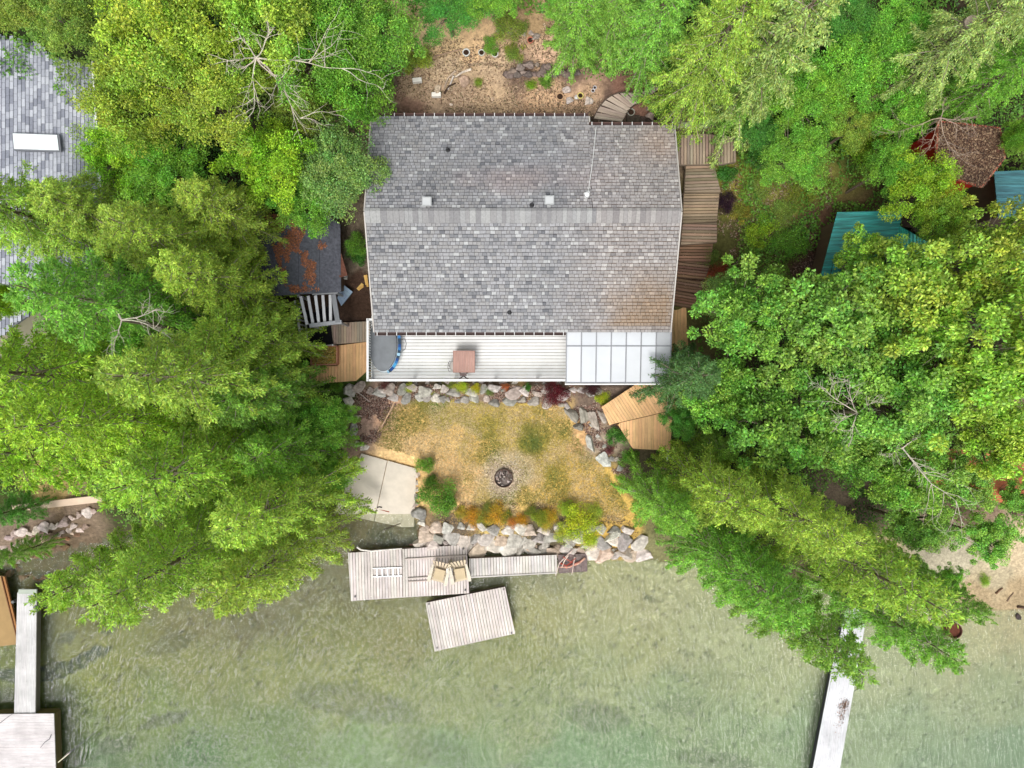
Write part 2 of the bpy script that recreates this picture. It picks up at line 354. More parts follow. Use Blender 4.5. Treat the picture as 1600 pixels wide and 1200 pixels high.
# colour of the ground and lake bed: samples (photo pixel, colour)
GC = [ # lawn
 (600, 650, (196, 150, 120)), (615, 690, (214, 172, 116)), (640, 660, (200, 160, 90)), (660, 700, (212, 170, 112)), (700, 655, (150, 134, 50)), (700, 690, (205, 165, 95)),
 (730, 640, (160, 140, 52)), (740, 680, (140, 128, 44)), (760, 660, (176, 150, 62)), (790, 690, (186, 158, 74)), (830, 692, (104, 108, 38)), (808, 688, (140, 128, 44)), (850, 690, (165, 142, 56)),
 (830, 640, (178, 148, 66)), (870, 655, (196, 158, 88)), (880, 690, (180, 150, 66)), (700, 720, (214, 168, 108)), (720, 760, (216, 170, 112)), (745, 700, (200, 160, 84)),
 (850, 730, (168, 142, 54)), (900, 720, (188, 152, 62)), (930, 750, (196, 156, 72)), (880, 770, (190, 150, 66)), (950, 790, (196, 156, 74)), (830, 775, (196, 158, 84)), (760, 785, (178, 150, 78)), (690, 780, (210, 166, 104)),
 (970, 810, (190, 150, 70)), (900, 680, (196, 150, 100)), (660, 635, (128, 120, 50)), (690, 632, (96, 110, 44)),
 (787, 747, (176, 160, 140)), (775, 738, (184, 164, 136)), (800, 757, (184, 164, 136)),
 # beds
 (575, 640, (150, 118, 104)), (590, 620, (140, 112, 98)), (570, 670, (150, 120, 104)), (640, 612, (120, 100, 84)), (750, 612, (126, 104, 88)), (850, 615, (120, 100, 86)), (930, 612, (112, 92, 80)), (700, 822, (92, 78, 64)), (850, 815, (88, 78, 60)),
 (940, 690, (150, 130, 112)), (1000, 740, (90, 80, 60)), (520, 610, (62, 80, 30)), (545, 605, (70, 88, 34)),
 (550, 470, (62, 44, 34)), (560, 440, (70, 50, 40)), (555, 400, (110, 95, 80)), (545, 360, (96, 82, 68)), (530, 490, (60, 44, 36)),
 # slope behind the house
 (600, 165, (140, 116, 96)), (650, 130, (166, 138, 110)), (690, 110, (178, 150, 120)), (680, 75, (212, 176, 130)), (740, 70, (190, 152, 112)), (700, 160, (158, 130, 106)), (780, 110, (178, 148, 118)), (800, 60, (170, 136, 106)),
 (850, 90, (196, 156, 128)), (880, 95, (200, 162, 132)), (830, 40, (150, 120, 86)), (760, 165, (170, 140, 110)), (850, 150, (190, 150, 116)), (800, 120, (110, 86, 74)), (880, 112, (110, 86, 74)), (900, 160, (176, 140, 112)), (640, 90, (150, 118, 90)),
 (1000, 160, (120, 84, 70)), (960, 180, (90, 70, 60)), (1050, 195, (110, 90, 74)), (640, 165, (130, 98, 82)),
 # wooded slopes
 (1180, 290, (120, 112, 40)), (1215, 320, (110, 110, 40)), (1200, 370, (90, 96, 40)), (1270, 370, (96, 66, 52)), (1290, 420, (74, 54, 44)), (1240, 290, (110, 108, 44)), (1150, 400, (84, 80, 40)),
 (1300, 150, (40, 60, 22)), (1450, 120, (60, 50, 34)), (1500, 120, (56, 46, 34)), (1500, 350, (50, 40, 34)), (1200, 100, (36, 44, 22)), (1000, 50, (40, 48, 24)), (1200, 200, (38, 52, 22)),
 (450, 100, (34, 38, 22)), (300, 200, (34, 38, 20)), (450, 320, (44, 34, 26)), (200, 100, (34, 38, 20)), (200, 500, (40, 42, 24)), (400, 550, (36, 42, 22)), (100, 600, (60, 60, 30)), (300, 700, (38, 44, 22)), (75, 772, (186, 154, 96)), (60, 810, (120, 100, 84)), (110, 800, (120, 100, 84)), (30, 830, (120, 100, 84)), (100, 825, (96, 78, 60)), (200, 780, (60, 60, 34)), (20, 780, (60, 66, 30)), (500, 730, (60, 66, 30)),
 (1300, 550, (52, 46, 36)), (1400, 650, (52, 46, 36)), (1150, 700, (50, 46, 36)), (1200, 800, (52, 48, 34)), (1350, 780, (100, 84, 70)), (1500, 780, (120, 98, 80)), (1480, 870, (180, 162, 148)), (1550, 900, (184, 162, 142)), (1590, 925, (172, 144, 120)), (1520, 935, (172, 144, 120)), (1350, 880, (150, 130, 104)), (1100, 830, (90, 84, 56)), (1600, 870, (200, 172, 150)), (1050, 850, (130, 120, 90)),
 # lake bed
 (300, 970, (112, 100, 56)), (150, 960, (108, 98, 52)), (60, 990, (110, 104, 48)), (100, 890, (92, 72, 44)), (30, 1060, (108, 112, 40)), (120, 1000, (118, 110, 54)),
 (400, 960, (104, 92, 58)), (480, 920, (110, 98, 64)), (540, 840, (122, 102, 80)), (600, 835, (118, 98, 78)), (500, 870, (104, 96, 64)), (520, 1000, (122, 116, 62)), (620, 990, (128, 118, 68)), (640, 850, (104, 92, 74)),
 (150, 1060, (124, 124, 48)), (200, 1020, (122, 118, 52)), (300, 1040, (124, 120, 60)), (250, 1100, (108, 120, 50)), (120, 1120, (100, 112, 44)), (150, 1190, (56, 90, 28)), (300, 1190, (62, 98, 40)), (60, 1150, (64, 84, 26)), (430, 1150, (90, 108, 50)), (420, 1060, (128, 126, 66)),
 (420, 1190, (96, 122, 64)), (560, 1060, (130, 128, 70)), (560, 1190, (104, 128, 76)), (700, 1090, (130, 132, 84)), (720, 1190, (104, 130, 86)), (800, 1040, (138, 134, 86)), (820, 1100, (128, 134, 92)), (850, 960, (160, 148, 110)),
 (850, 885, (140, 130, 110)), (930, 900, (176, 164, 136)), (1000, 940, (176, 164, 138)), (1050, 900, (182, 172, 148)), (900, 1190, (104, 132, 94)), (950, 1050, (146, 146, 110)), (1000, 1000, (164, 156, 122)), (1050, 1100, (138, 146, 116)), (1000, 1190, (112, 136, 102)),
 (1100, 1000, (172, 166, 140)), (1200, 1050, (168, 166, 138)), (1150, 1150, (136, 148, 120)), (1250, 1150, (140, 154, 130)), (1250, 1000, (178, 170, 146)), (1380, 1050, (174, 170, 148)), (1400, 1150, (150, 158, 138)), (1500, 1000, (184, 174, 152)), (1550, 1080, (162, 162, 142)), (1580, 1180, (134, 148, 134)), (1500, 970, (186, 168, 148)), (1450, 1190, (138, 150, 134)), (1590, 975, (190, 170, 152)),
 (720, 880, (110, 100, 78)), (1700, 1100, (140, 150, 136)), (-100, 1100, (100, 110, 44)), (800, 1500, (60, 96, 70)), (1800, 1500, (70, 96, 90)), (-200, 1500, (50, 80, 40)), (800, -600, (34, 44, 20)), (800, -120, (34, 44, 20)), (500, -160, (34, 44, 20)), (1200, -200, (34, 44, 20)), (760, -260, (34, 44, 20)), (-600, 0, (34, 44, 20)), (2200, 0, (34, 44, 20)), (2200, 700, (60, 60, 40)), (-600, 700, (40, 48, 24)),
]
def blob(px, py, cx, cy, rx, ry, a):
    c, s = math.cos(R(a)), math.sin(R(a)); u = (px - cx) * c + (py - cy) * s; v = -(px - cx) * s + (py - cy) * c
    return np.clip(1.25 - np.sqrt((u / rx) ** 2 + (v / ry) ** 2), 0, 1)
def build_ground():
    def axis(a, b, st, ext):
        inner = np.arange(a, b + 1e-6, st); out = []; v = st
        p = b
        while p < ext: v *= 1.25; p += v; out.append(p)
        lo = []; v = st; p = a
        while p > -ext: v *= 1.25; p -= v; lo.append(p)
        return np.array(lo[::-1] + list(inner) + out)
    xs = axis(-26.5, 26.5, 0.13, 320); ys = axis(-20, 20, 0.13, 320)
    X, Y = np.meshgrid(xs, ys); Z = H(X, Y)
    px = X * K / (HC - np.clip(Z, -10, 20)) + 800; py = 600 - Y * K / (HC - np.clip(Z, -10, 20))
    wx = px + (fbm(X * 0.9, Y * 0.9, 21) - 0.5) * 46 + (fbm(X * 4, Y * 4, 25) - .5) * 16; wy = py + (fbm(X * 0.9, Y * 0.9, 22) - 0.5) * 46 + (fbm(X * 4, Y * 4, 26) - .5) * 16
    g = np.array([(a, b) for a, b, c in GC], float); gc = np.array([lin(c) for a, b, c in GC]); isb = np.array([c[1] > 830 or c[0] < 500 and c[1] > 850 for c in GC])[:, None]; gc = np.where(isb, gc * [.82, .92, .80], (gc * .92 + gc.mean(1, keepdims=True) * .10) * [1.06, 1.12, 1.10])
    acc = np.zeros(X.shape + (3,)); ws = np.zeros(X.shape)
    dS = Y - np.interp(X, SX, SY); wet = dS < 0
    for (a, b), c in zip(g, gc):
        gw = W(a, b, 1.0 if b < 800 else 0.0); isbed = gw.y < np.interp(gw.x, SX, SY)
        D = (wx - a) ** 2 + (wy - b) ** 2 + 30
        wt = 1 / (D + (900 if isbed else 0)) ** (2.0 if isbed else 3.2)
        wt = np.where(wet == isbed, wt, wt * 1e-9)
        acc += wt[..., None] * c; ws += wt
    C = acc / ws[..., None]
    # weed beds, the dark channel and scattered weed on the lake bottom
    n = fbm(X * 2.2, Y * 2.2, 40)
    dk = np.zeros(X.shape)
    for cx, cy, rx, ry, a, s_ in [(120, 1035, 52, 11, -24, 1.0), (30, 1055, 40, 11, 0, 0.9), (75, 1050, 30, 13, -15, 0.9), (105, 995, 16, 8, -30, .6), (170, 985, 8, 5, 0, .5), (255, 1125, 40, 10, -18, 0.55), (185, 1165, 30, 12, -10, .4), (265, 1005, 40, 12, -20, .3),
                                  (560, 1100, 90, 22, 12, 0.38), (520, 1080, 60, 14, 0, .25), (680, 1170, 60, 20, 20, .25), (935, 1120, 40, 22, 10, 0.4), (1060, 1105, 30, 14, 0, .2), (1120, 1190, 60, 14, 10, .4), (600, 838, 22, 14, 20, 0.45), (1290, 1100, 16, 60, 12, .3),
                                  (775, 1075, 8, 5, 0, .5), (1070, 1020, 14, 3, 10, .5), (1020, 938, 20, 3, 0, .4), (1090, 1050, 60, 20, 10, .15)]:
        b_ = blob(px + (n - .5) * 18, py + (fbm(X * 3, Y * 3, 41) - .5) * 16, cx, cy, rx, ry, a)
        dk = np.maximum(dk, np.clip(b_ * 4, 0, 1) * min(1, s_ * 1.25) * (0.65 + 0.35 * sstep(0.35, 0.55, fbm(X * 5, Y * 5, 43))))
    sp = sstep(0.62, 0.7, fbm(X * 3.1, Y * 3.1, 47)) * sstep(0.45, 0.6, fbm(X * .4, Y * .4, 48)) * 0.25
    dk = np.maximum(dk, sp) * wet
    C = C * (1 - dk[..., None]) + dk[..., None] * np.array(lin((52, 60, 44)))
    # pebbles scattered as pale flecks
    sk = wet & (vnoise(X * 7.7, Y * 7.7, 79) > 0.90) & (fbm(X * .7, Y * .7, 80) > 0.48); C = np.where(sk[..., None], C * .55, C)
    fl = (vnoise(X * 7.7, Y * 7.7, 77) > 0.93) & (fbm(X, Y, 78) > 0.45)
    C = np.where(fl[..., None], C * 1.35, C)
    C = np.clip(C, 0, 0.85)
    ny, nx = X.shape
    me = bpy.data.meshes.new('ground'); idx = np.arange(nx * ny).reshape(ny, nx)
    q = np.stack([idx[:-1, :-1], idx[:-1, 1:], idx[1:, 1:], idx[1:, :-1]], -1).reshape(-1, 4)
    mesh_np(me, np.stack([X, Y, Z], -1).reshape(-1, 3), q)
    ca = me.color_attributes.new('Col', 'FLOAT_COLOR', 'POINT')
    ca.data.foreach_set('color', np.concatenate([C.reshape(-1, 3), np.ones((nx * ny, 1))], 1).astype(np.float32).ravel())
    me.polygons.foreach_set('use_smooth', np.ones(len(q), bool)); me.materials.append(M['ground']); me.update()
    o = bpy.data.objects.new('ground', me); COL.objects.link(o); tag(o, kind='structure')
def mesh_np(me, V, Q):
    V = np.ascontiguousarray(V, np.float32); n = Q.shape[1]
    me.vertices.add(len(V)); me.vertices.foreach_set('co', V.ravel())
    me.loops.add(Q.size); me.loops.foreach_set('vertex_index', np.ascontiguousarray(Q, np.int32).ravel())
    me.polygons.add(len(Q)); me.polygons.foreach_set('loop_start', np.arange(0, Q.size, n, dtype=np.int32))
    me.polygons.foreach_set('loop_total', np.full(len(Q), n, np.int32)); me.update(calc_edges=True)
build_ground()
mb = MB(); e = 320
mb.add([(-e, -e, 0), (e, -e, 0), (e, 0.5, 0), (-e, 0.5, 0)], [(0, 1, 2, 3)])
o = mb.build('water', M['water']); tag(o, kind='structure')

# ------------------------------------------------------------------ foliage
def leaf_mesh(name, P, D, Nn, L, Wd, tint):
    """diamond leaves: P base, D direction, Nn normal (n,3); L, Wd sizes; tint (n,3)"""
    D = D / (np.linalg.norm(D, axis=1, keepdims=True) + 1e-9)
    Sd = np.cross(D, Nn); Sd /= (np.linalg.norm(Sd, axis=1, keepdims=True) + 1e-9); U = np.cross(Sd, D)
    L = L[:, None]; Wd = Wd[:, None]
    v0 = P; v2 = P + D * L - U * L * 0.12
    v1 = P + D * L * 0.5 + Sd * Wd * 0.5 + U * Wd * 0.12; v3 = P + D * L * 0.5 - Sd * Wd * 0.5 + U * Wd * 0.12
    V = np.stack([v0, v1, v2, v3], 1).reshape(-1, 3); Q = np.arange(len(V)).reshape(-1, 4)
    me = bpy.data.meshes.new(name); mesh_np(me, V, Q)
    ca = me.color_attributes.new('Col', 'FLOAT_COLOR', 'CORNER')
    c = np.concatenate([np.repeat(tint, 4, 0), np.ones((len(V), 1))], 1)
    ca.data.foreach_set('color', c.astype(np.float32).ravel()); me.materials.append(M['leaf']); me.update()
    return me
def rnd_unit(g, n):
    v = g.normal(size=(n, 3)); return v / np.linalg.norm(v, axis=1, keepdims=True)
BARK = lin((128, 112, 96)); TWIG = lin((168, 156, 138))
def conifer(seed, Hh, Rr, nb=150, dens=1.0, blade=0.15):
    g = np.random.default_rng(seed); r = random.Random(seed)
    tr = MB(); k = 9
    tr.tube([(0.05 * math.sin(i), 0.05 * math.cos(i * 2), -0.4 + (Hh + .4) * i / k) for i in range(k + 1)], [max(0.02, 0.26 * (1 - i / (k + .3))) for i in range(k + 1)], 8, BARK)
    P = []; D = []; U = []; L = []; T = []
    for i in range(nb):
        t = 0.10 + 0.89 * ((i + 0.5) / nb) ** 0.85
        z0 = Hh * t; az = i * 2.39996 + r.uniform(-.4, .4)
        Lb = Rr * ((1 - t) ** 0.62) * r.uniform(0.62, 1.12) + 0.25
        if r.random() < 0.06: Lb *= 1.2
        el = -0.05 + 0.55 * t + r.uniform(-.15, .15); dr = 0.10 + 0.05 * r.random()
        n = max(4, int(Lb / 0.075)); s = np.linspace(0, Lb, n)
        bend = r.uniform(-.25, .25)
        a = az + bend * (s / Lb) ** 2
        x = np.cumsum(np.cos(a)) * (Lb / n); y = np.cumsum(np.sin(a)) * (Lb / n)
        z = z0 + s * el - dr * s ** 2 * (1 if Lb > 1.2 else .5) + 0.03 * g.normal(size=n).cumsum() * 0.3
        pts = np.stack([x, y, z], 1)
        if Lb > 0.7:
            st = max(1, n // 5); pp = pts[::st]
            tr.tube([tuple(q) for q in pp], [0.012 + 0.036 * (Lb / Rr) * (1 - j / len(pp)) for j in range(len(pp))], 4, jit(TWIG if r.random() < .75 else BARK, .15, r))
        bt = r.uniform(0.78, 1.25)
        dirs = np.gradient(pts, axis=0); dirs /= np.linalg.norm(dirs, axis=1, keepdims=True)
        for sd in (-1, 1, 0):
            keep = np.arange(n) > (0.18 * n if Lb > 1 else 0)
            if sd == 0: keep = np.arange(n) > 0.5 * n
            idx = np.nonzero(keep)[0]
            if r.random() < .25: idx = idx[g.random(len(idx)) > .3]
            if len(idx) == 0: continue
            ang = (0.95 if sd else 0) * sd + g.normal(0, .18, len(idx))
            c, s_ = np.cos(ang), np.sin(ang); dd = dirs[idx]
            td = np.stack([dd[:, 0] * c - dd[:, 1] * s_, dd[:, 0] * s_ + dd[:, 1] * c, dd[:, 2] - 0.42 * abs(sd) + g.normal(0, .2, len(idx))], 1)
            frac = idx / n
            lump = .55 + .45 * np.sin(frac * (5 + 3 * Lb) + bt * 9) + .25 * np.sin(frac * 21 + seed + i)
            tl = (0.10 + 0.62 * np.clip(lump, .12, 1.2) * np.sin(np.pi * np.clip(frac * 0.7 + .28, 0, 1)) ** .7 * min(1, Lb / 1.5)) * g.uniform(.7, 1.2, len(idx))
            nbl = max(3, int(7 * dens))
            for q in range(nbl):
                f = (q + .6) / nbl
                b = pts[idx] + td * (tl * f)[:, None]
                a2 = (0.6 if q % 2 else -0.6) * (0 if q == nbl - 1 else 1) + g.normal(0, .3, len(idx))
                c, s_ = np.cos(a2), np.sin(a2)
                bd = np.stack([td[:, 0] * c - td[:, 1] * s_, td[:, 0] * s_ + td[:, 1] * c, td[:, 2] + g.normal(.05, .25, len(idx))], 1)
                P.append(b + g.normal(0, .025, b.shape)); D.append(bd)
                nn = g.normal(0, .42, (len(idx), 3)); nn[:, 2] += 1; U.append(nn)
                L.append(blade * g.uniform(.65, 1.25, len(idx)))
                tv = bt * g.choice([.55, .8, 1.0, 1.2, 1.5], len(idx), p=[.18, .25, .25, .2, .12]); yl = g.uniform(.85, 1.25, len(idx))
                T.append(np.stack([tv * yl, tv, tv * g.uniform(.6, 1.1, len(idx))], 1))
    P = np.concatenate(P); D = np.concatenate(D); U = np.concatenate(U); L = np.concatenate(L); T = np.concatenate(T)
    return tr, leaf_mesh('crown', P, D, U, L, L * g.uniform(.26, .42, len(L)), T), Hh, Rr, len(L)

def broadleaf(seed, Hh, Rr, ncl=90, per=260, leaf=0.13, flat=0.72, trunk=True, droop=0.1, rc=None, pale=0.3, shell=0.55, wild=.10):
    g = np.random.default_rng(seed); r = random.Random(seed)
    tr = MB(); cz = Hh - flat * Rr
    if trunk:
        tr.tube([(0, 0, -0.4), (0.05, 0.02, cz * .4), (-.03, .05, cz * .8), (0, 0, cz + flat * Rr * .4)], [0.05 * Rr + .05, 0.045 * Rr + .03, 0.035 * Rr + .02, .02], 7, BARK)
    u = rnd_unit(g, ncl * 3); u = u[u[:, 2] > -0.35][:ncl]; ncl = len(u)
    lob = 0.78 + 0.30 * np.sin(u[:, 0] * 4.1 + seed) * np.sin(u[:, 1] * 3.7 + seed * 2) + g.normal(0, wild, ncl)
    rad = lob * g.uniform(shell, 1.0, ncl) ** .6 * Rr
    C = u * rad[:, None]; C[:, 2] *= flat; C[:, 2] += cz
    rcs = (rc or (0.10 * Rr + 0.22)) * g.uniform(.6, 1.35, ncl)
    if trunk or True:
        for c in C:
            if r.random() < (0.55 if trunk else .3):
                m_ = c * np.array([.45, .45, 1]) ; m_[2] = cz * .55 + c[2] * .35 if trunk else c[2] * .4
                mid = (m_ + c) / 2 + g.normal(0, .12, 3)
                tr.tube([(0, 0, max(0.0, m_[2] * .6)), tuple(m_), tuple(mid), tuple(c)], [.012 * Rr + .012, .010 * Rr + .01, .014, .006], 4, jit(TWIG if r.random() < pale else BARK, .15, r))
    n = per; N_ = ncl * n
    d_ = rnd_unit(g, N_); rr = g.uniform(0.25, 1, N_) ** .5
    off = d_ * (rr * np.repeat(rcs, n))[:, None]; off[:, 2] *= 0.65
    off += g.normal(0, .25, (N_, 3)) * np.repeat(rcs, n)[:, None] * .45
    P = np.repeat(C, n, 0) + off
    outw = P - np.array([0, 0, cz - .5]); outw /= np.linalg.norm(outw, axis=1, keepdims=True)
    nn = g.normal(0, .42, (N_, 3)) + outw * .35; nn[:, 2] += .85
    D = g.normal(0, .5, (N_, 3)) + off / np.repeat(rcs, n)[:, None] * .7; D[:, 2] -= droop
    bt = np.repeat(g.uniform(.8, 1.22, ncl), n); hy = np.repeat(g.uniform(.82, 1.25, ncl), n)
    tv = bt * g.choice([.5, .75, 1.0, 1.25, 1.6], N_, p=[.2, .25, .25, .18, .12])
    T = np.stack([tv * hy * g.uniform(.85, 1.15, N_), tv, tv * g.uniform(.6, 1.2, N_)], 1)
    L = leaf * g.uniform(.6, 1.25, N_)
    return tr, leaf_mesh('crown', P, D, nn, L, L * g.uniform(.42, .68, N_), T), Hh, Rr, N_

PROTO = {}
def proto(key, res, tname='trunk'):
    tr, me, hh, rr, n = res
    tm = None
    if tr.v:
        o = tr.build(tname, M['bark']); tm = o.data; bpy.data.objects.remove(o)
    PROTO[key] = (tm, me, hh, rr)
for i in range(4): proto('con%d' % i, conifer(100 + i, [13, 11.5, 14, 10][i], [3.1, 3.0, 3.4, 2.7][i], [125, 112, 135, 100][i]))
for i in range(4): proto('brd%d' % i, broadleaf(200 + i, [9, 8, 10, 7.5][i], [3.2, 3.0, 3.5, 2.8][i], [120, 110, 130, 100][i], 250, 0.125, wild=.15))
for i in range(3): proto('big%d' % i, broadleaf(300 + i, [11, 12, 10][i], [3.6, 3.9, 3.4][i], [130, 145, 120][i], 150, 0.185, 0.75, rc=.42, pale=.8, shell=.35, wild=.16))
for i in range(3): proto('bsh%d' % i, broadleaf(400 + i, [1.3, 1.0, 1.6][i], [1.1, 1.0, 1.2][i], [30, 26, 34][i], 170, 0.08, 0.62, False, wild=.24, shell=.3), 'stem')
for i in range(2): proto('fin%d' % i, broadleaf(500 + i, [1.0, .8][i], [.8, .8][i], [26, 26][i], 210, 0.055, 0.6, False, wild=.28, shell=.2), 'stem')

LC = dict(  # leaf colours (linear reflectance)
 yg=(0.265, 0.385, 0.05), lime=(0.24, 0.42, 0.03), green=(0.15, 0.34, 0.04), deep=(0.08, 0.25, 0.04), grey=(0.17, 0.31, 0.08), cedar=(0.265, 0.41, 0.065), cedar2=(0.17, 0.35, 0.055),
 cedar3=(0.275, 0.45, 0.045), pale=(0.30, 0.40, 0.13), dark=(0.07, 0.17, 0.05), olive=(0.20, 0.30, 0.05), red=(0.14, 0.018, 0.03), purple=(0.045, 0.02, 0.04), orange=(0.5, 0.27, 0.02), chart=(0.42, 0.52, 0.03), cot=(0.175, 0.36, 0.06), cot2=(0.26, 0.41, 0.06), autumn=(0.36, 0.34, 0.07))
def plant(key, px, py, zc, rad, col, label, name='broadleaf_tree', cat='tree', group='trees on the wooded shore', rz=None, hs_=None):
    """px, py: where the crown's middle shows; zc: height of that middle; rad: crown radius in metres"""
    tm, me, hh, rr = PROTO[key]; p = W(px, py, zc); base = gz(p.x, p.y)
    s = rad / rr; sz = max(.3, (zc - base) / (hh * (0.62 if key.startswith('con') else 0.72))) if hs_ is None else hs_
    o = empty(name, (p.x, p.y, base), rz if rz is not None else rng.uniform(0, 6.28), label, cat, group)
    o.scale = (s, s, sz)
    if tm:
        t = bpy.data.objects.new('trunk' if name.endswith('tree') else 'stem', tm); COL.objects.link(t); t.parent = o
    c = bpy.data.objects.new('crown' if name.endswith('tree') else 'foliage', me); COL.objects.link(c); c.parent = o
    c.color = (*[v * rng.uniform(1.22, 1.38) for v in (LC[col] if isinstance(col, str) else col)], 1)
    return o
CT = 'conifer_tree'; BT = 'broadleaf_tree'
G1 = 'conifers massed on the west shore'; G2 = 'conifers on the slope behind the house'; G3 = 'leafy trees on the west slope'; G4 = 'leafy trees on the east shore'; G5 = 'cedars overhanging the water in the east'; G6 = 'leafy trees on the east slope'
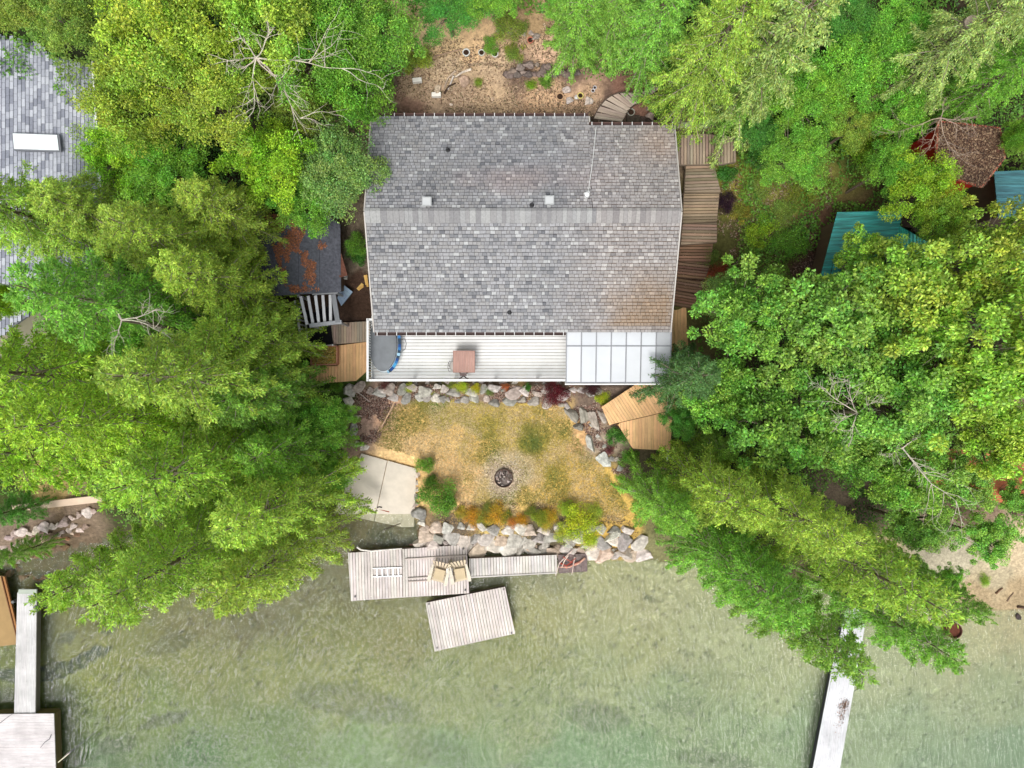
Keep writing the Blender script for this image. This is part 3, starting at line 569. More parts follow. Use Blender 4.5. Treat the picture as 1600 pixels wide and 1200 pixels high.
TREES = [
 # west conifers
 ('con0', 40, 335, 9.5, 2.9, 'cedar', 'bushy green conifer growing over the lower end of the neighbour\'s grey roof skylight', CT, G1),
 ('con1', 145, 335, 8.5, 2.5, 'cedar', 'narrow conifer with a pointed top beside the right gutter of the grey roof', CT, G1),
 ('con2', 262, 380, 9.5, 2.7, 'cedar', 'rounded conifer between the grey neighbour roof and the small dark roofed shed', CT, G1),
 ('con3', 345, 330, 8.5, 2.1, 'cedar', 'conifer directly above and left of the small dark shed roof', CT, G1),
 ('con1', 335, 440, 9.0, 2.5, 'cedar', 'conifer touching the left edge of the dark shed roof', CT, G1),
 ('con2', 190, 480, 11, 3.2, 'cedar2', 'dark centred conifer right of the lowest bare patch of grey roof', CT, G1),
 ('con0', 70, 585, 11, 3.3, 'cedar3', 'yellow green conifer at the left edge just below the grey roof', CT, G1),
 ('con3', 385, 528, 8.0, 2.5, 'cedar', 'conifer reaching to the black mat and the slatted pergola', CT, G1),
 ('con2', 320, 590, 11, 3.2, 'cedar', 'tall broad conifer in the middle of the western tree mass', CT, G1),
 ('con0', 405, 622, 7.5, 2.6, 'cedar2', 'conifer beside the planter of the small left deck', CT, G1),
 ('con1', 60, 700, 10, 3.0, 'cedar3', 'bright yellow conifer at the left edge above the concrete shore wall', CT, G1),
 ('con2', 185, 655, 11, 3.0, 'cedar3', 'bright conifer whose drooping branches reach the end of the concrete shore wall', CT, G1),
 ('con3', 300, 730, 10, 2.9, 'cedar', 'conifer standing inland of the two lowest western conifers', CT, G1),
 ('con0', 440, 705, 7.0, 2.6, 'green', 'deep green tree leaning over the left edge of the concrete boat ramp', CT, G1),
 ('con1', 430, 790, 8.5, 2.9, 'cedar', 'conifer overhanging the water left of the boat ramp foot', CT, G1),
 ('con2', 285, 872, 9.5, 3.2, 'cedar', 'conifer overhanging the lake midway between the grey dock and the wide wooden dock', CT, G1),
 ('con3', 192, 880, 8.0, 2.2, 'cedar', 'lowest left conifer overhanging the water above the dark weed streak', CT, G1),
 ('con0', 420, 880, 8.0, 2.7, 'cedar', 'lowest right conifer of the western mass, tips pointing at the wide wooden dock', CT, G1),
 ('con1', -5, 805, 4.5, 1.1, 'deep', 'small dark conifer at the left edge hiding the end of the concrete shore wall', CT, G1),
 ('con2', 15, 868, 3.8, .9, 'green', 'small dark green tree standing in the stones beside the grey dock head', CT, G1),
 ('brd1', 535, 650, 4.2, 0.8, 'green', 'small bright green tree left of the bark covered corner of the lawn', BT, G1),
 ('brd3', 500, 665, 5.0, 1.5, 'green', 'green leafy tree between the left deck and the boat ramp', BT, G1),
 ('brd2', 515, 745, 4.0, 1.0, 'green', 'small leafy tree at the left side of the boat ramp', BT, G1),
 ('brd0', 15, 470, 9.0, 0.9, 'lime', 'lime tuft of leaves at the left edge over the grey roof', BT, G1),
 # west slope leafy
 ('brd0', 260, 60, 11, 2.9, 'yg', 'yellow green maple with orange tinged tips filling the top left beyond the roof', BT, G3),
 ('brd2', 330, 140, 10.5, 2.5, 'yg', 'yellow green maple with rusty tips left of the bare dead branches', BT, G3),
 ('brd1', 215, 160, 10, 2.1, 'yg', 'yellow maple beside the right edge of the grey neighbour roof', BT, G3),
 ('brd3', 190, 245, 7.5, 1.8, 'lime', 'fresh lime green tree between the grey roof and the yellow maples', BT, G3),
 ('brd2', 265, 265, 8, 2.1, 'green', 'mid green tree under the yellow maples', BT, G3),
 ('brd1', 420, 250, 8, 2.0, 'lime', 'lime yellow tree above the small dark shed roof', BT, G3),
 ('brd0', 530, 270, 7.5, 2.2, 'grey', 'grey green tree reaching over the upper left corner of the shingled roof', BT, G3),
 ('brd3', 480, 320, 6.8, 1.6, 'green', 'green tree hanging over the top of the dark shed roof', BT, G3),
 ('brd2', 500, 70, 10, 2.6, 'green', 'green tree to the right of the bare dead branches', BT, G3),
 ('brd0', 590, 60, 9.5, 2.0, 'green', 'green tree at the left border of the bare earth slope', BT, G3),
 ('brd1', 560, 140, 8.6, 1.7, 'green', 'green tree beside the lower left part of the bare earth slope', BT, G3),
 ('brd3', 430, 30, 11, 2.3, 'yg', 'yellow green tree at the top edge above the dead branches', BT, G3),
 ('brd1', 470, 165, 7.5, 1.5, 'olive', 'olive tree directly under the tip of the dead branches', BT, G3),
 ('brd2', 700, 10, 8.6, 1.7, 'deep', 'dense deep green tree at the top edge above the dry grass', BT, G3),
 ('brd0', 770, -5, 8.4, 1.4, 'green', 'deep green tree top cut by the frame above the pots', BT, G3),
 ('brd0', 110, 40, 9.0, 1.6, 'olive', 'olive tree at the top left corner above the grey roof', BT, G3),
 ('brd3', 30, 10, 9.0, 1.3, 'olive', 'small olive tree in the extreme top left corner', BT, G3),
 # behind the house
 ('con1', 960, 25, 9.0, 1.8, 'cedar2', 'conifer with its lower tips over the curved garden steps', CT, G2),
 ('con0', 1030, 28, 10.0, 2.2, 'cedar2', 'mid green conifer right of the bare earth slope near the top edge', CT, G2),
 ('con3', 905, 25, 9.5, 1.7, 'cedar2', 'conifer right above the earth slope, left of the steps', CT, G2),
 ('con2', 1140, 40, 10.5, 2.0, 'cedar2', 'conifer above the weathered landing east of the roof', CT, G2),
 ('con0', 1130, 60, 12, 2.4, 'cedar', 'tall conifer at the top edge above the landing', CT, G2),
 ('con3', 1225, 60, 12.5, 2.3, 'pale', 'pale grey green conifer with bare lower twigs near the top right', CT, G2),
 ('con1', 1185, 130, 9.5, 1.6, 'cedar2', 'dark conifer up slope of the landing', CT, G2),
 ('con2', 1562, 12, 13, 2.3, 'pale', 'pale tall conifer with a thick leaning trunk at the top right', CT, G2),
 ('con0', 1585, 105, 10, 1.8, 'green', 'green conifer at the right edge above the red shed', CT, G2),
 ('brd0', 880, -5, 8.4, 1.2, 'green', 'leafy green tree top cut by the frame beyond the rock terrace', BT, G2),
 # east slope
 ('brd3', 1185, 205, 7.0, 1.0, 'deep', 'deep green low tree beside the landing end', BT, G6),
 ('brd1', 1330, 110, 8.2, 1.9, 'green', 'mid green thicket tree in the middle of the top right woods', BT, G6),
 ('brd2', 1260, 160, 8.0, 1.8, 'green', 'green thicket tree below the pale conifer', BT, G6),
 ('brd0', 1400, 50, 8.6, 1.7, 'green', 'green thicket tree left of the thick leaning trunk', BT, G6),
 ('brd3', 1405, 180, 7.6, 1.4, 'green', 'green thicket tree left of the bare twigs at the red shed', BT, G6),
 ('brd0', 1320, 30, 8.5, 1.4, 'deep', 'dark thicket tree at the top edge between two pale conifers', BT, G6),
 ('brd2', 1240, 240, 7.6, 1.7, 'green', 'bright green tree east of the landing', BT, G6),
 ('brd0', 1330, 200, 7.2, 1.2, 'olive', 'olive yellow bush tree left of the red shed', BT, G6),
 ('brd1', 1390, 262, 7.8, 1.2, 'green', 'green tree touching the red wall of the shed', BT, G6),
 ('brd2', 1435, 300, 8.0, 1.8, 'lime', 'bright fresh green tree hanging over the teal roofed shed', BT, G6),
 ('brd3', 1465, 345, 7.8, 1.2, 'cot2', 'light green tree between red shed and teal roof', BT, G6),
 ('brd1', 1592, 215, 8.6, .7, 'green', 'green tree at the right edge beside the red shed roof', BT, G6),
 # east cottonwoods
 ('big0', 1160, 500, 8.5, 2.3, 'cot', 'large leaved tree beside the shingled roof\'s lower right corner', BT, G4),
 ('big1', 1290, 500, 9, 3.2, 'cot', 'large leaved tree in front of the teal roofed shed', BT, G4),
 ('big2', 1420, 475, 10, 2.7, 'cot2', 'bright large leaved tree right of the teal roofed shed', BT, G4),
 ('big0', 1550, 410, 10.5, 2.3, 'cot2', 'bright large leaved tree at the right edge below the red shed', BT, G4),
 ('big1', 1540, 560, 11, 3.1, 'cot2', 'bright large leaved tree at the right edge mid height', BT, G4),
 ('big2', 1120, 620, 6.5, 2.0, 'cot', 'large leaved tree overhanging the lower plank deck', BT, G4),
 ('big0', 1230, 660, 8, 2.8, 'cot', 'darker large leaved tree inland of the right hand cedars', BT, G4),
 ('big1', 1390, 620, 9, 3.2, 'cot', 'large leaved tree with pale bare limbs in the middle of the eastern canopy', BT, G4),
 ('big2', 1560, 690, 7.5, 2.1, 'cot2', 'large leaved tree above the orange tarpaulin at the right edge', BT, G4),
 ('big0', 1400, 740, 6.5, 2.2, 'cot', 'large leaved tree left of the orange tarpaulin', BT, G4),
 ('big1', 1430, 820, 5, 1.9, 'cot', 'large leaved tree over the pale sandy yard', BT, G4),
 ('big2', 1545, 840, 4.0, 1.5, 'cot', 'low large leaved tree above the beach at the right edge', BT, G4),
 ('brd2', 1062, 655, 4.6, 1.0, 'deep', 'small dark tree at the right edge of the lower plank deck', BT, G4),
 ('con1', 1070, 588, 6.8, 2.2, 'dark', 'dark conifer whose boughs poke over the frosted patio cover', CT, G4),
 ('big2', 1350, 408, 8.0, 1.7, 'cot2', 'slender large leaved tree reaching up over the teal roofed shed', BT, G4),
 ('big1', 1590, 775, 4.5, 1.3, 'cot', 'low large leaved tree at the right edge beside the wooden pallet', BT, G4),
 ('big0', 1480, 905, 2.6, .9, 'green', 'low green tree at the top of the beach beside the rightmost cedar', BT, G4),
 ('big0', 1500, 745, 5.0, 2.0, 'cot', 'large leaved tree directly over the orange tarpaulin', BT, G4),
 ('big2', 1330, 700, 7.0, 1.9, 'cot', 'large leaved tree between the cedars and the orange tarpaulin', BT, G4),
 ('con3', 1120, 700, 5.0, 1.2, 'cedar2', 'small cedar beside the dark grey storage box', CT, G5),
 ('brd0', 1135, 460, 6.8, 1.2, 'grey', 'grey green tree over the end of the long plank walk', BT, G4),
 # east cedars at the water
 ('con1', 1040, 790, 7.0, 1.9, 'cedar2', 'cedar overhanging the right end of the lawn', CT, G5),
 ('con3', 1125, 770, 9.0, 2.2, 'cedar', 'upright bright cedar right of the lower plank deck', CT, G5),
 ('con0', 1160, 895, 9.0, 2.5, 'cedar2', 'cedar overhanging the water right of the boulder wall', CT, G5),
 ('con2', 1230, 800, 10, 2.4, 'cedar', 'light cedar in the middle of the eastern cedar group', CT, G5),
 ('con1', 1245, 968, 8.5, 2.4, 'cedar2', 'cedar whose lowest tip hangs left of the narrow pale dock', CT, G5),
 ('con3', 1335, 880, 9.5, 2.6, 'cedar', 'cedar standing behind the head of the narrow pale dock', CT, G5),
 ('con0', 1385, 965, 7.5, 2.2, 'cedar2', 'dark cedar hanging over the head of the narrow pale dock', CT, G5),
 ('con2', 1440, 915, 7.0, 1.7, 'cedar2', 'rightmost cedar, reaching toward the rusty drum', CT, G5),
]
for (k, px, py, zc, rad, c, lb, nm, gp) in TREES:
    rad *= .80 if k[:3] == 'con' else .86
    plant(k, px, py, zc, rad, c, lb, nm, 'tree', gp)

SHR = [  # key, px, py, height, radius, colour, label, group
 ('bsh0', 663, 728, .8, .48, 'green', 'small round green shrub at the top right corner of the boat ramp'),
 ('bsh2', 680, 778, 1.4, .95, (0.12, 0.28, .03), 'big bright green shrub between boat ramp and lawn'),
 ('fin0', 738, 806, .5, .45, 'orange', 'orange flowering shrub at the left end of the shore bed'),
 ('fin1', 772, 806, .55, .55, (0.5, .33, .03), 'yellow orange shrub second from the left in the shore bed'),
 ('fin0', 815, 812, .5, .35, 'orange', 'small rust orange shrub in the middle of the shore bed'),
 ('fin1', 842, 808, .55, .42, (0.26, .34, .03), 'green yellow shrub in the shore bed beside the rust orange one'),
 ('fin0', 862, 808, .5, .36, (0.5, .36, .03), 'golden shrub just left of the large chartreuse shrub'),
 ('fin1', 905, 812, .9, .85, 'chart', 'large chartreuse shrub dotted with white flowers above the boulder wall'),
 ('fin0', 922, 842, .6, .5, 'chart', 'chartreuse trailing plant spilling over the shore boulders'),
 ('fin0', 885, 795, .6, .45, (0.3, .42, .03), 'lighter shrub at the upper edge of the large chartreuse one'),
 ('fin1', 871, 617, .9, .62, 'red', 'crimson laceleaf maple under the front of the white deck'),
 ('fin0', 925, 608, .6, .42, (0.07, .02, .025), 'dark burgundy shrub right of the crimson maple'),
 ('fin1', 940, 622, .4, .35, 'chart', 'low lime plant between dark shrub and plank deck'),
 ('fin0', 722, 604, .3, .32, 'chart', 'yellow flowering tuft in the rocks below the patio table'),
 ('fin1', 744, 606, .3, .25, (0.5, .5, .03), 'yellow tuft second along the rocks below the patio table'),
 ('bsh1', 825, 606, .4, .22, 'deep', 'small dark green tuft in the rocks left of the crimson maple'),
 ('bsh0', 965, 680, 1.0, .55, 'deep', 'green shrub at the left edge of the lower plank deck'),
 ('bsh1', 985, 715, .8, .55, 'green', 'green shrub under the front corner of the lower plank deck'),
 ('fin1', 1133, 318, .9, .52, 'purple', 'dark purple shrub on the right side of the long plank walk'),
 ('fin0', 1074, 352, .6, .24, 'purple', 'small dark purple shrub between roof edge and plank walk'),
 ('bsh1', 1136, 271, .9, .58, 'deep', 'round dark green shrub below the landing'),
 ('fin0', 1112, 402, .9, .45, (0.14, .2, .04), 'green shrub with coral red flowers beside the plank walk'),
 ('fin1', 1128, 420, .9, .45, (0.36, .1, .05), 'coral red flowering shrub right of the plank walk'),
 ('bsh0', 1185, 360, 1.1, .75, 'lime', 'fresh green shrub on the mossy slope'),
 ('bsh2', 1230, 380, 1.2, .9, 'green', 'bushy green shrub on the slope left of the teal roof'),
 ('fin1', 1190, 290, .5, .7, 'olive', 'olive ground plant on the mossy slope below the green tree'),
 ('fin0', 1222, 330, .5, .7, 'olive', 'mossy yellow ground plant in the middle of the slope'),
 ('fin1', 1255, 300, .5, .6, (0.2, .25, .03), 'yellow green ground plant at the right of the mossy slope'),
 ('bsh1', 1050, 160, 1.1, .8, 'green', 'green shrub right of the curved garden steps'),
 ('bsh0', 1085, 155, 1.2, .8, 'deep', 'deep green shrub above the stones behind the roof'),
 ('bsh2', 555, 380, 1.2, .55, 'green', 'green shrub in the gap between dark shed and house'),
 ('bsh1', 560, 400, .9, .5, 'deep', 'low dark shrub beside the house wall'),
 ('bsh0', 765, 70, .4, .4, 'green', 'weedy green clump between the plant pots on the slope'),
 ('bsh1', 800, 78, .4, .5, (0.2, .27, .04), 'yellowish weed clump right of the plant pots'),
 ('fin0', 747, 124, .4, .22, 'yg', 'small green weed beside the heap of branches'),
 ('fin1', 852, 120, .5, .3, 'green', 'green weed on the rock terrace'),
 ('fin0', 830, 132, .4, .25, 'lime', 'bright weed below the rock terrace'),
 ('bsh2', 800, 40, .7, .7, (0.2, .28, .04), 'dry green bush at the top of the earth slope'),
 ('bsh0', 650, 90, .9, .7, 'yg', 'yellow green bush at the left border of the dry grass'),
 ('bsh1', 595, 110, 1.0, .7, 'green', 'green bush on the left border of the bare earth'),
 ('bsh2', 525, 605, .8, .3, 'green', 'low green bush below the left plank deck'),
 ('bsh0', 1190, 250, 1.2, .8, 'deep', 'dark shrub right of the landing planks'),
 ('bsh2', 1340, 235, 1.2, .9, 'lime', 'yellow lime shrub in the eastern thicket'),
 ('bsh1', 1375, 190, 1.2, .6, (0.4, .42, .03), 'bright yellow shrub above the eastern thicket'),
 ('bsh0', 1435, 230, 1.2, .6, (0.15, .3, .04), 'green shrub at the foot of the red shed wall'),
 ('bsh1', 1500, 90, 1.2, .9, 'deep', 'dark shrub below the thick leaning trunk'),
 ('fin0', 1540, 908, .4, .3, 'lime', 'small bright weed on the sandy beach'),
]
SHR += [('fin1', 722, 800, .4, .34, (.42, .36, .05), 'small gold tuft at the far left of the shore bed'), ('fin0', 754, 812, .45, .4, (.3, .3, .04), 'olive gold shrub between the first two shore bed shrubs'), ('bsh1', 792, 806, .4, .34, (.18, .25, .04), 'low green plant in the shore bed above the white flowers'),
 ('fin1', 828, 800, .4, .3, (.2, .26, .04), 'tiny green tuft in the shore bed'), ('fin0', 800, 816, .4, .3, (.5, .22, .05), 'rust coloured tuft at the lower edge of the shore bed'), ('fin1', 760, 796, .35, .3, (.22, .28, .05), 'small green tuft at the lawn side of the shore bed'), ('fin0', 852, 820, .4, .34, (.48, .4, .05), 'pale gold tuft above the shore boulders'), ('fin1', 880, 830, .5, .5, (.38, .46, .05), 'chartreuse skirt of leaves below the large chartreuse shrub'), ('fin0', 930, 800, .5, .45, (.33, .42, .05), 'green yellow shrub right of the large chartreuse one'),
 ('bsh0', 700, 790, .8, .5, (.14, .3, .04), 'green shrub touching the right side of the big bright green one'), ('bsh1', 672, 752, .8, .4, (.12, .26, .04), 'green shrub between the round shrub and the big bright one'), ('fin0', 640, 606, .25, .24, 'chart', 'yellow green tuft in the rocks at the left of the white deck'), ('fin1', 790, 606, .3, .2, (.5, .16, .06), 'coral tuft in the rocks below the white deck'), ('fin0', 765, 612, .3, .24, (.16, .24, .05), 'dull green tuft in the rocks right of the yellow tufts'), ('fin1', 600, 604, .3, .3, (.14, .05, .05), 'dark reddish tuft in the rocks under the pool end of the deck'),
 ('fin0', 952, 705, .3, .22, (.2, .06, .07), 'dark red tuft between the slabs right of the lawn'), ('bsh1', 1160, 330, .8, .5, (.3, .3, .05), 'yellow mossy plant right of the dark purple shrub'), ('bsh0', 1170, 400, .8, .5, (.18, .3, .05), 'green plant behind the coral flowers'), ('fin1', 1100, 425, .5, .3, (.5, .1, .06), 'red flower clump nearest the plank walk')]
for (k, px, py, hz, rad, c, lb) in SHR:
    p = W(px, py, 1.3); 
    for _ in range(3): p = W(px, py, gz(p.x, p.y) + hz * .5)
    tm, me, hh, rr = PROTO[k]
    o = empty('shrub', (p.x, p.y, gz(p.x, p.y) - 0.03), rng.uniform(0, 6), lb, 'shrub', 'garden shrubs'); o.scale = (rad / rr, rad / rr, hz / hh)
    t = bpy.data.objects.new('stem', tm); COL.objects.link(t); t.parent = o
    f = bpy.data.objects.new('foliage', me); COL.objects.link(f); f.parent = o
    cc = LC[c] if isinstance(c, str) else c; f.color = (*[v * 1.05 for v in cc], 1)
# white blossoms of the chartreuse shrub stay inside its foliage as pale leaves of its own part
def undergrowth(name, polys, n, hmax, cols, leaf, seed, label, cat):
    g = np.random.default_rng(seed); P = []
    xs0 = []; 
    for poly in polys:
        a = np.array(poly, float); lo = a.min(0); hi = a.max(0); m_ = int(n * (hi - lo).prod() / sum((np.array(q, float).max(0) - np.array(q, float).min(0)).prod() for q in polys))
        q = g.uniform(lo, hi, (m_, 2)); q = q[inpoly(q[:, 0], q[:, 1], poly)]
        z = np.full(len(q), 3.0)
        for _ in range(4):
            f = (HC - z) / K; x = (q[:, 0] - 800) * f; y = (600 - q[:, 1]) * f; z = H(x, y)
        cl = fbm(x * 1.1, y * 1.1, seed); k = (cl > 0.36) & ~((x > -6) & (x < 6.7) & (y > -.3) & (y < 11.3))
        x, y, z, cl = x[k], y[k], z[k], cl[k]
        zz = z + g.uniform(0.0, 1, len(x)) ** .6 * hmax * sstep(.36, .62, cl)
        P.append(np.stack([x, y, zz], 1))
    P = np.concatenate(P); n = len(P)
    cc = np.array(cols)[np.clip((fbm(P[:, 0] * .5, P[:, 1] * .5, seed + 9) * 1.6 - .3 + g.normal(0, .12, n)) * len(cols), 0, len(cols) - 1).astype(int)]
    nn = g.normal(0, .5, (n, 3)); nn[:, 2] += 1; D = g.normal(0, 1, (n, 3)); D[:, 2] *= .3
    L = leaf * g.uniform(.6, 1.3, n)
    me = leaf_mesh(name, P, D, nn, L, L * .55, cc * g.uniform(.7, 1.3, (n, 1)))
    o = bpy.data.objects.new(name, me); COL.objects.link(o); tag(o, label, cat, kind='stuff')
WOOD = [[(-150, -150), (620, -150), (600, 60), (560, 200), (560, 330), (420, 340), (400, 460), (440, 560), (500, 620), (540, 700), (520, 780), (200, 820), (150, 765), (-150, 780)],
        [(620, -150), (860, -150), (860, 20), (640, 40)],
        [(860, -150), (1750, -150), (1750, 850), (1100, 830), (1010, 720), (1080, 640), (1100, 460), (1150, 400), (1150, 230), (1020, 130), (905, 110)]]
undergrowth('undergrowth', WOOD, 300000, 0.9, [(.05, .12, .02), (.09, .23, .03), (.13, .30, .035), (.17, .33, .04), (.2, .3, .05)], .12, 60, 'mixed green undergrowth covering the ground beneath the trees', 'undergrowth')
# short grass on the lawn
def grass():
    g = np.random.default_rng(5); q = g.uniform((575, 625), (990, 835), (150000, 2))
    LAWN = [(600, 640), (640, 624), (880, 636), (905, 690), (950, 740), (985, 800), (965, 815), (880, 790), (720, 788), (670, 745), (655, 715), (585, 695)]
    q = q[inpoly(q[:, 0], q[:, 1], LAWN)]; z = np.full(len(q), 1.3)
    for _ in range(3):
        f = (HC - z) / K; x = (q[:, 0] - 800) * f; y = (600 - q[:, 1]) * f; z = H(x, y)
    fp = W(787, 747, 1.3); k = (x - fp.x) ** 2 + (y - fp.y) ** 2 > .3 + nr.random(len(x)) ** 2 * .8; x, y, z = x[k], y[k], z[k]; q = q[k]; n = len(x)
    gr = fbm(x * .9, y * .9, 71) + .12 * np.exp(-((q[:, 0] - 830) / 30) ** 2 - ((q[:, 1] - 692) / 20) ** 2) * 3 - .12 * np.exp(-((q[:, 0] - 690) / 60) ** 2 - ((q[:, 1] - 730) / 60) ** 2) * 2 + g.normal(0, .07, n)
    tan = np.array([.64, .52, .32]); ol = np.array([.35, .31, .09]); gn = np.array([.16, .21, .05])
    t = sstep(.42, .56, gr)[:, None]; t2 = sstep(.62, .76, gr)[:, None]
    c = (tan * (1 - t) + ol * t) * (1 - t2) + gn * t2
    nn = g.normal(0, .6, (n, 3)); nn[:, 2] += 1; D = g.normal(0, 1, (n, 3)); D[:, 2] = np.abs(D[:, 2]) * .6 + .15
    L = g.uniform(.04, .10, n)
    me = leaf_mesh('grass', np.stack([x, y, z - .005], 1), D, nn, L, L * .3, c * g.uniform(.75, 1.25, (n, 1)))
    o = bpy.data.objects.new('grass', me); COL.objects.link(o); tag(o, 'short patchy dry grass of the lawn, straw coloured with olive patches', 'grass', kind='stuff')
grass()
def litter(name, polys, n, cols, size, label, seed, asp=.35):
    g = np.random.default_rng(seed); PP = []
    for poly in polys:
        a = np.array(poly, float); q = g.uniform(a.min(0), a.max(0), (n, 2)); q = q[inpoly(q[:, 0], q[:, 1], poly)]; z = np.full(len(q), 4.0)
        for _ in range(5): f = (HC - z) / K; x = (q[:, 0] - 800) * f; y = (600 - q[:, 1]) * f; z = H(x, y)
        k = (fbm(x * 1.6, y * 1.6, seed) > .42) & ~((x > -5.9) & (x < 6.6) & (y > -.1) & (y < 11.3)); PP.append(np.stack([x, y, z + .012], 1)[k])
    P = np.concatenate(PP); n = len(P); nn = g.normal(0, .25, (n, 3)); nn[:, 2] += 1; D = g.normal(0, 1, (n, 3)); D[:, 2] = np.abs(D[:, 2]) * .15
    L = size * g.uniform(.4, 1.6, n); me = leaf_mesh(name, P, D, nn, L, L * asp, np.array([lin(c) for c in cols])[g.integers(0, len(cols), n)] * g.uniform(.7, 1.25, (n, 1)))
    o = bpy.data.objects.new(name, me); COL.objects.link(o); tag(o, label, name.replace('_', ' '), kind='stuff')
litter('dry_litter', [[(575, 170), (600, 90), (680, 60), (760, 60), (860, 20), (900, 100), (960, 180), (900, 185)]], 26000, [(176, 152, 126), (140, 114, 94), (104, 84, 70), (190, 168, 142), (112, 104, 74)], .08, 'dry leaves, twigs and grass scattered on the bare slope behind the house', 81)
litter('bark_mulch', [[(548, 610), (640, 606), (612, 640), (590, 690), (560, 695)], [(590, 600), (950, 600), (940, 632), (880, 632), (640, 622)], [(885, 630), (960, 640), (1000, 740), (960, 740)], [(1150, 250), (1300, 260), (1300, 450), (1150, 440), (1060, 460), (1060, 400)]], 15000, [(130, 92, 78), (96, 68, 58), (160, 130, 116), (184, 164, 150), (70, 52, 44)], .08, 'brown bark mulch and leaf crumbs in the beds round the lawn', 82)
litter('leaf_crumbs', [[(700, 840), (665, 812), (720, 785), (900, 785), (985, 815), (1000, 840)]], 9000, [(110, 84, 60), (150, 124, 90), (90, 80, 50), (190, 160, 110)], .07, 'leaf crumbs and dead stalks in the bed above the shore boulders', 83)
exec_parts = True

# ------------------------------------------------------------------ house
WHITE = (0.74, 0.74, 0.73); OW = (0.58, 0.58, 0.57)
XL, XR = -5.6, 6.44; YR, ZR = 6.59, 7.95; YS, ZS = 2.14, 6.0; YN, YN2 = 10.67, 10.26; XSTEP = 3.06
SN = (7.95 - 6.6) / (YN - YR); SSo = (ZR - ZS) / (YR - YS)
def roof_z(y): return ZR - (y - YR) * SN if y > YR else ZR - (YR - y) * SSo
house = empty('house', (0, 0, 0), 0, 'grey shingled lake house with brown gutters in the centre of the picture', 'house')
mb = MB(); SID = lin((150, 140, 128))
T_ = .15
mb.box((XL + XR) / 2, 3.1, 3.45, XR - XL - 1.0, T_, 4.6, 0, SID)
mb.box(-1.05, 9.95, 3.45 + .4, 8.1, T_, 5.2, 0, SID)
mb.box(4.5, 9.55, 3.45 + .4, 2.85, T_, 5.2, 0, SID)
mb.box(XL + .57, 6.52, 3.45, T_, 6.7, 4.6, 0, SID); mb.box(XR - .57, 6.32, 3.45, T_, 6.3, 4.6, 0, SID)
mb.prism([(XL + .5, 3.03), (XR - .5, 3.03), (XR - .5, 9.45), (3.0, 9.45), (3.0, 9.85), (XL + .5, 9.85)], lambda p: 5.76, lambda p: roof_z(p[1]) - .14, SID)
mb.build('wall', M['plain'], house)
for k, x in enumerate((-3.6, -1.2, 1.4, 4.2)):
    f = MB().box(x, 3.0, 4.75, 1.5, .06, 1.9, 0, WHITE).build('patio_window', M['plain'], house)
    MB().box(x, 2.955, 4.75, 1.3, .03, 1.7, 0, (.03, .04, .05)).build('pane', M['panel'], f)
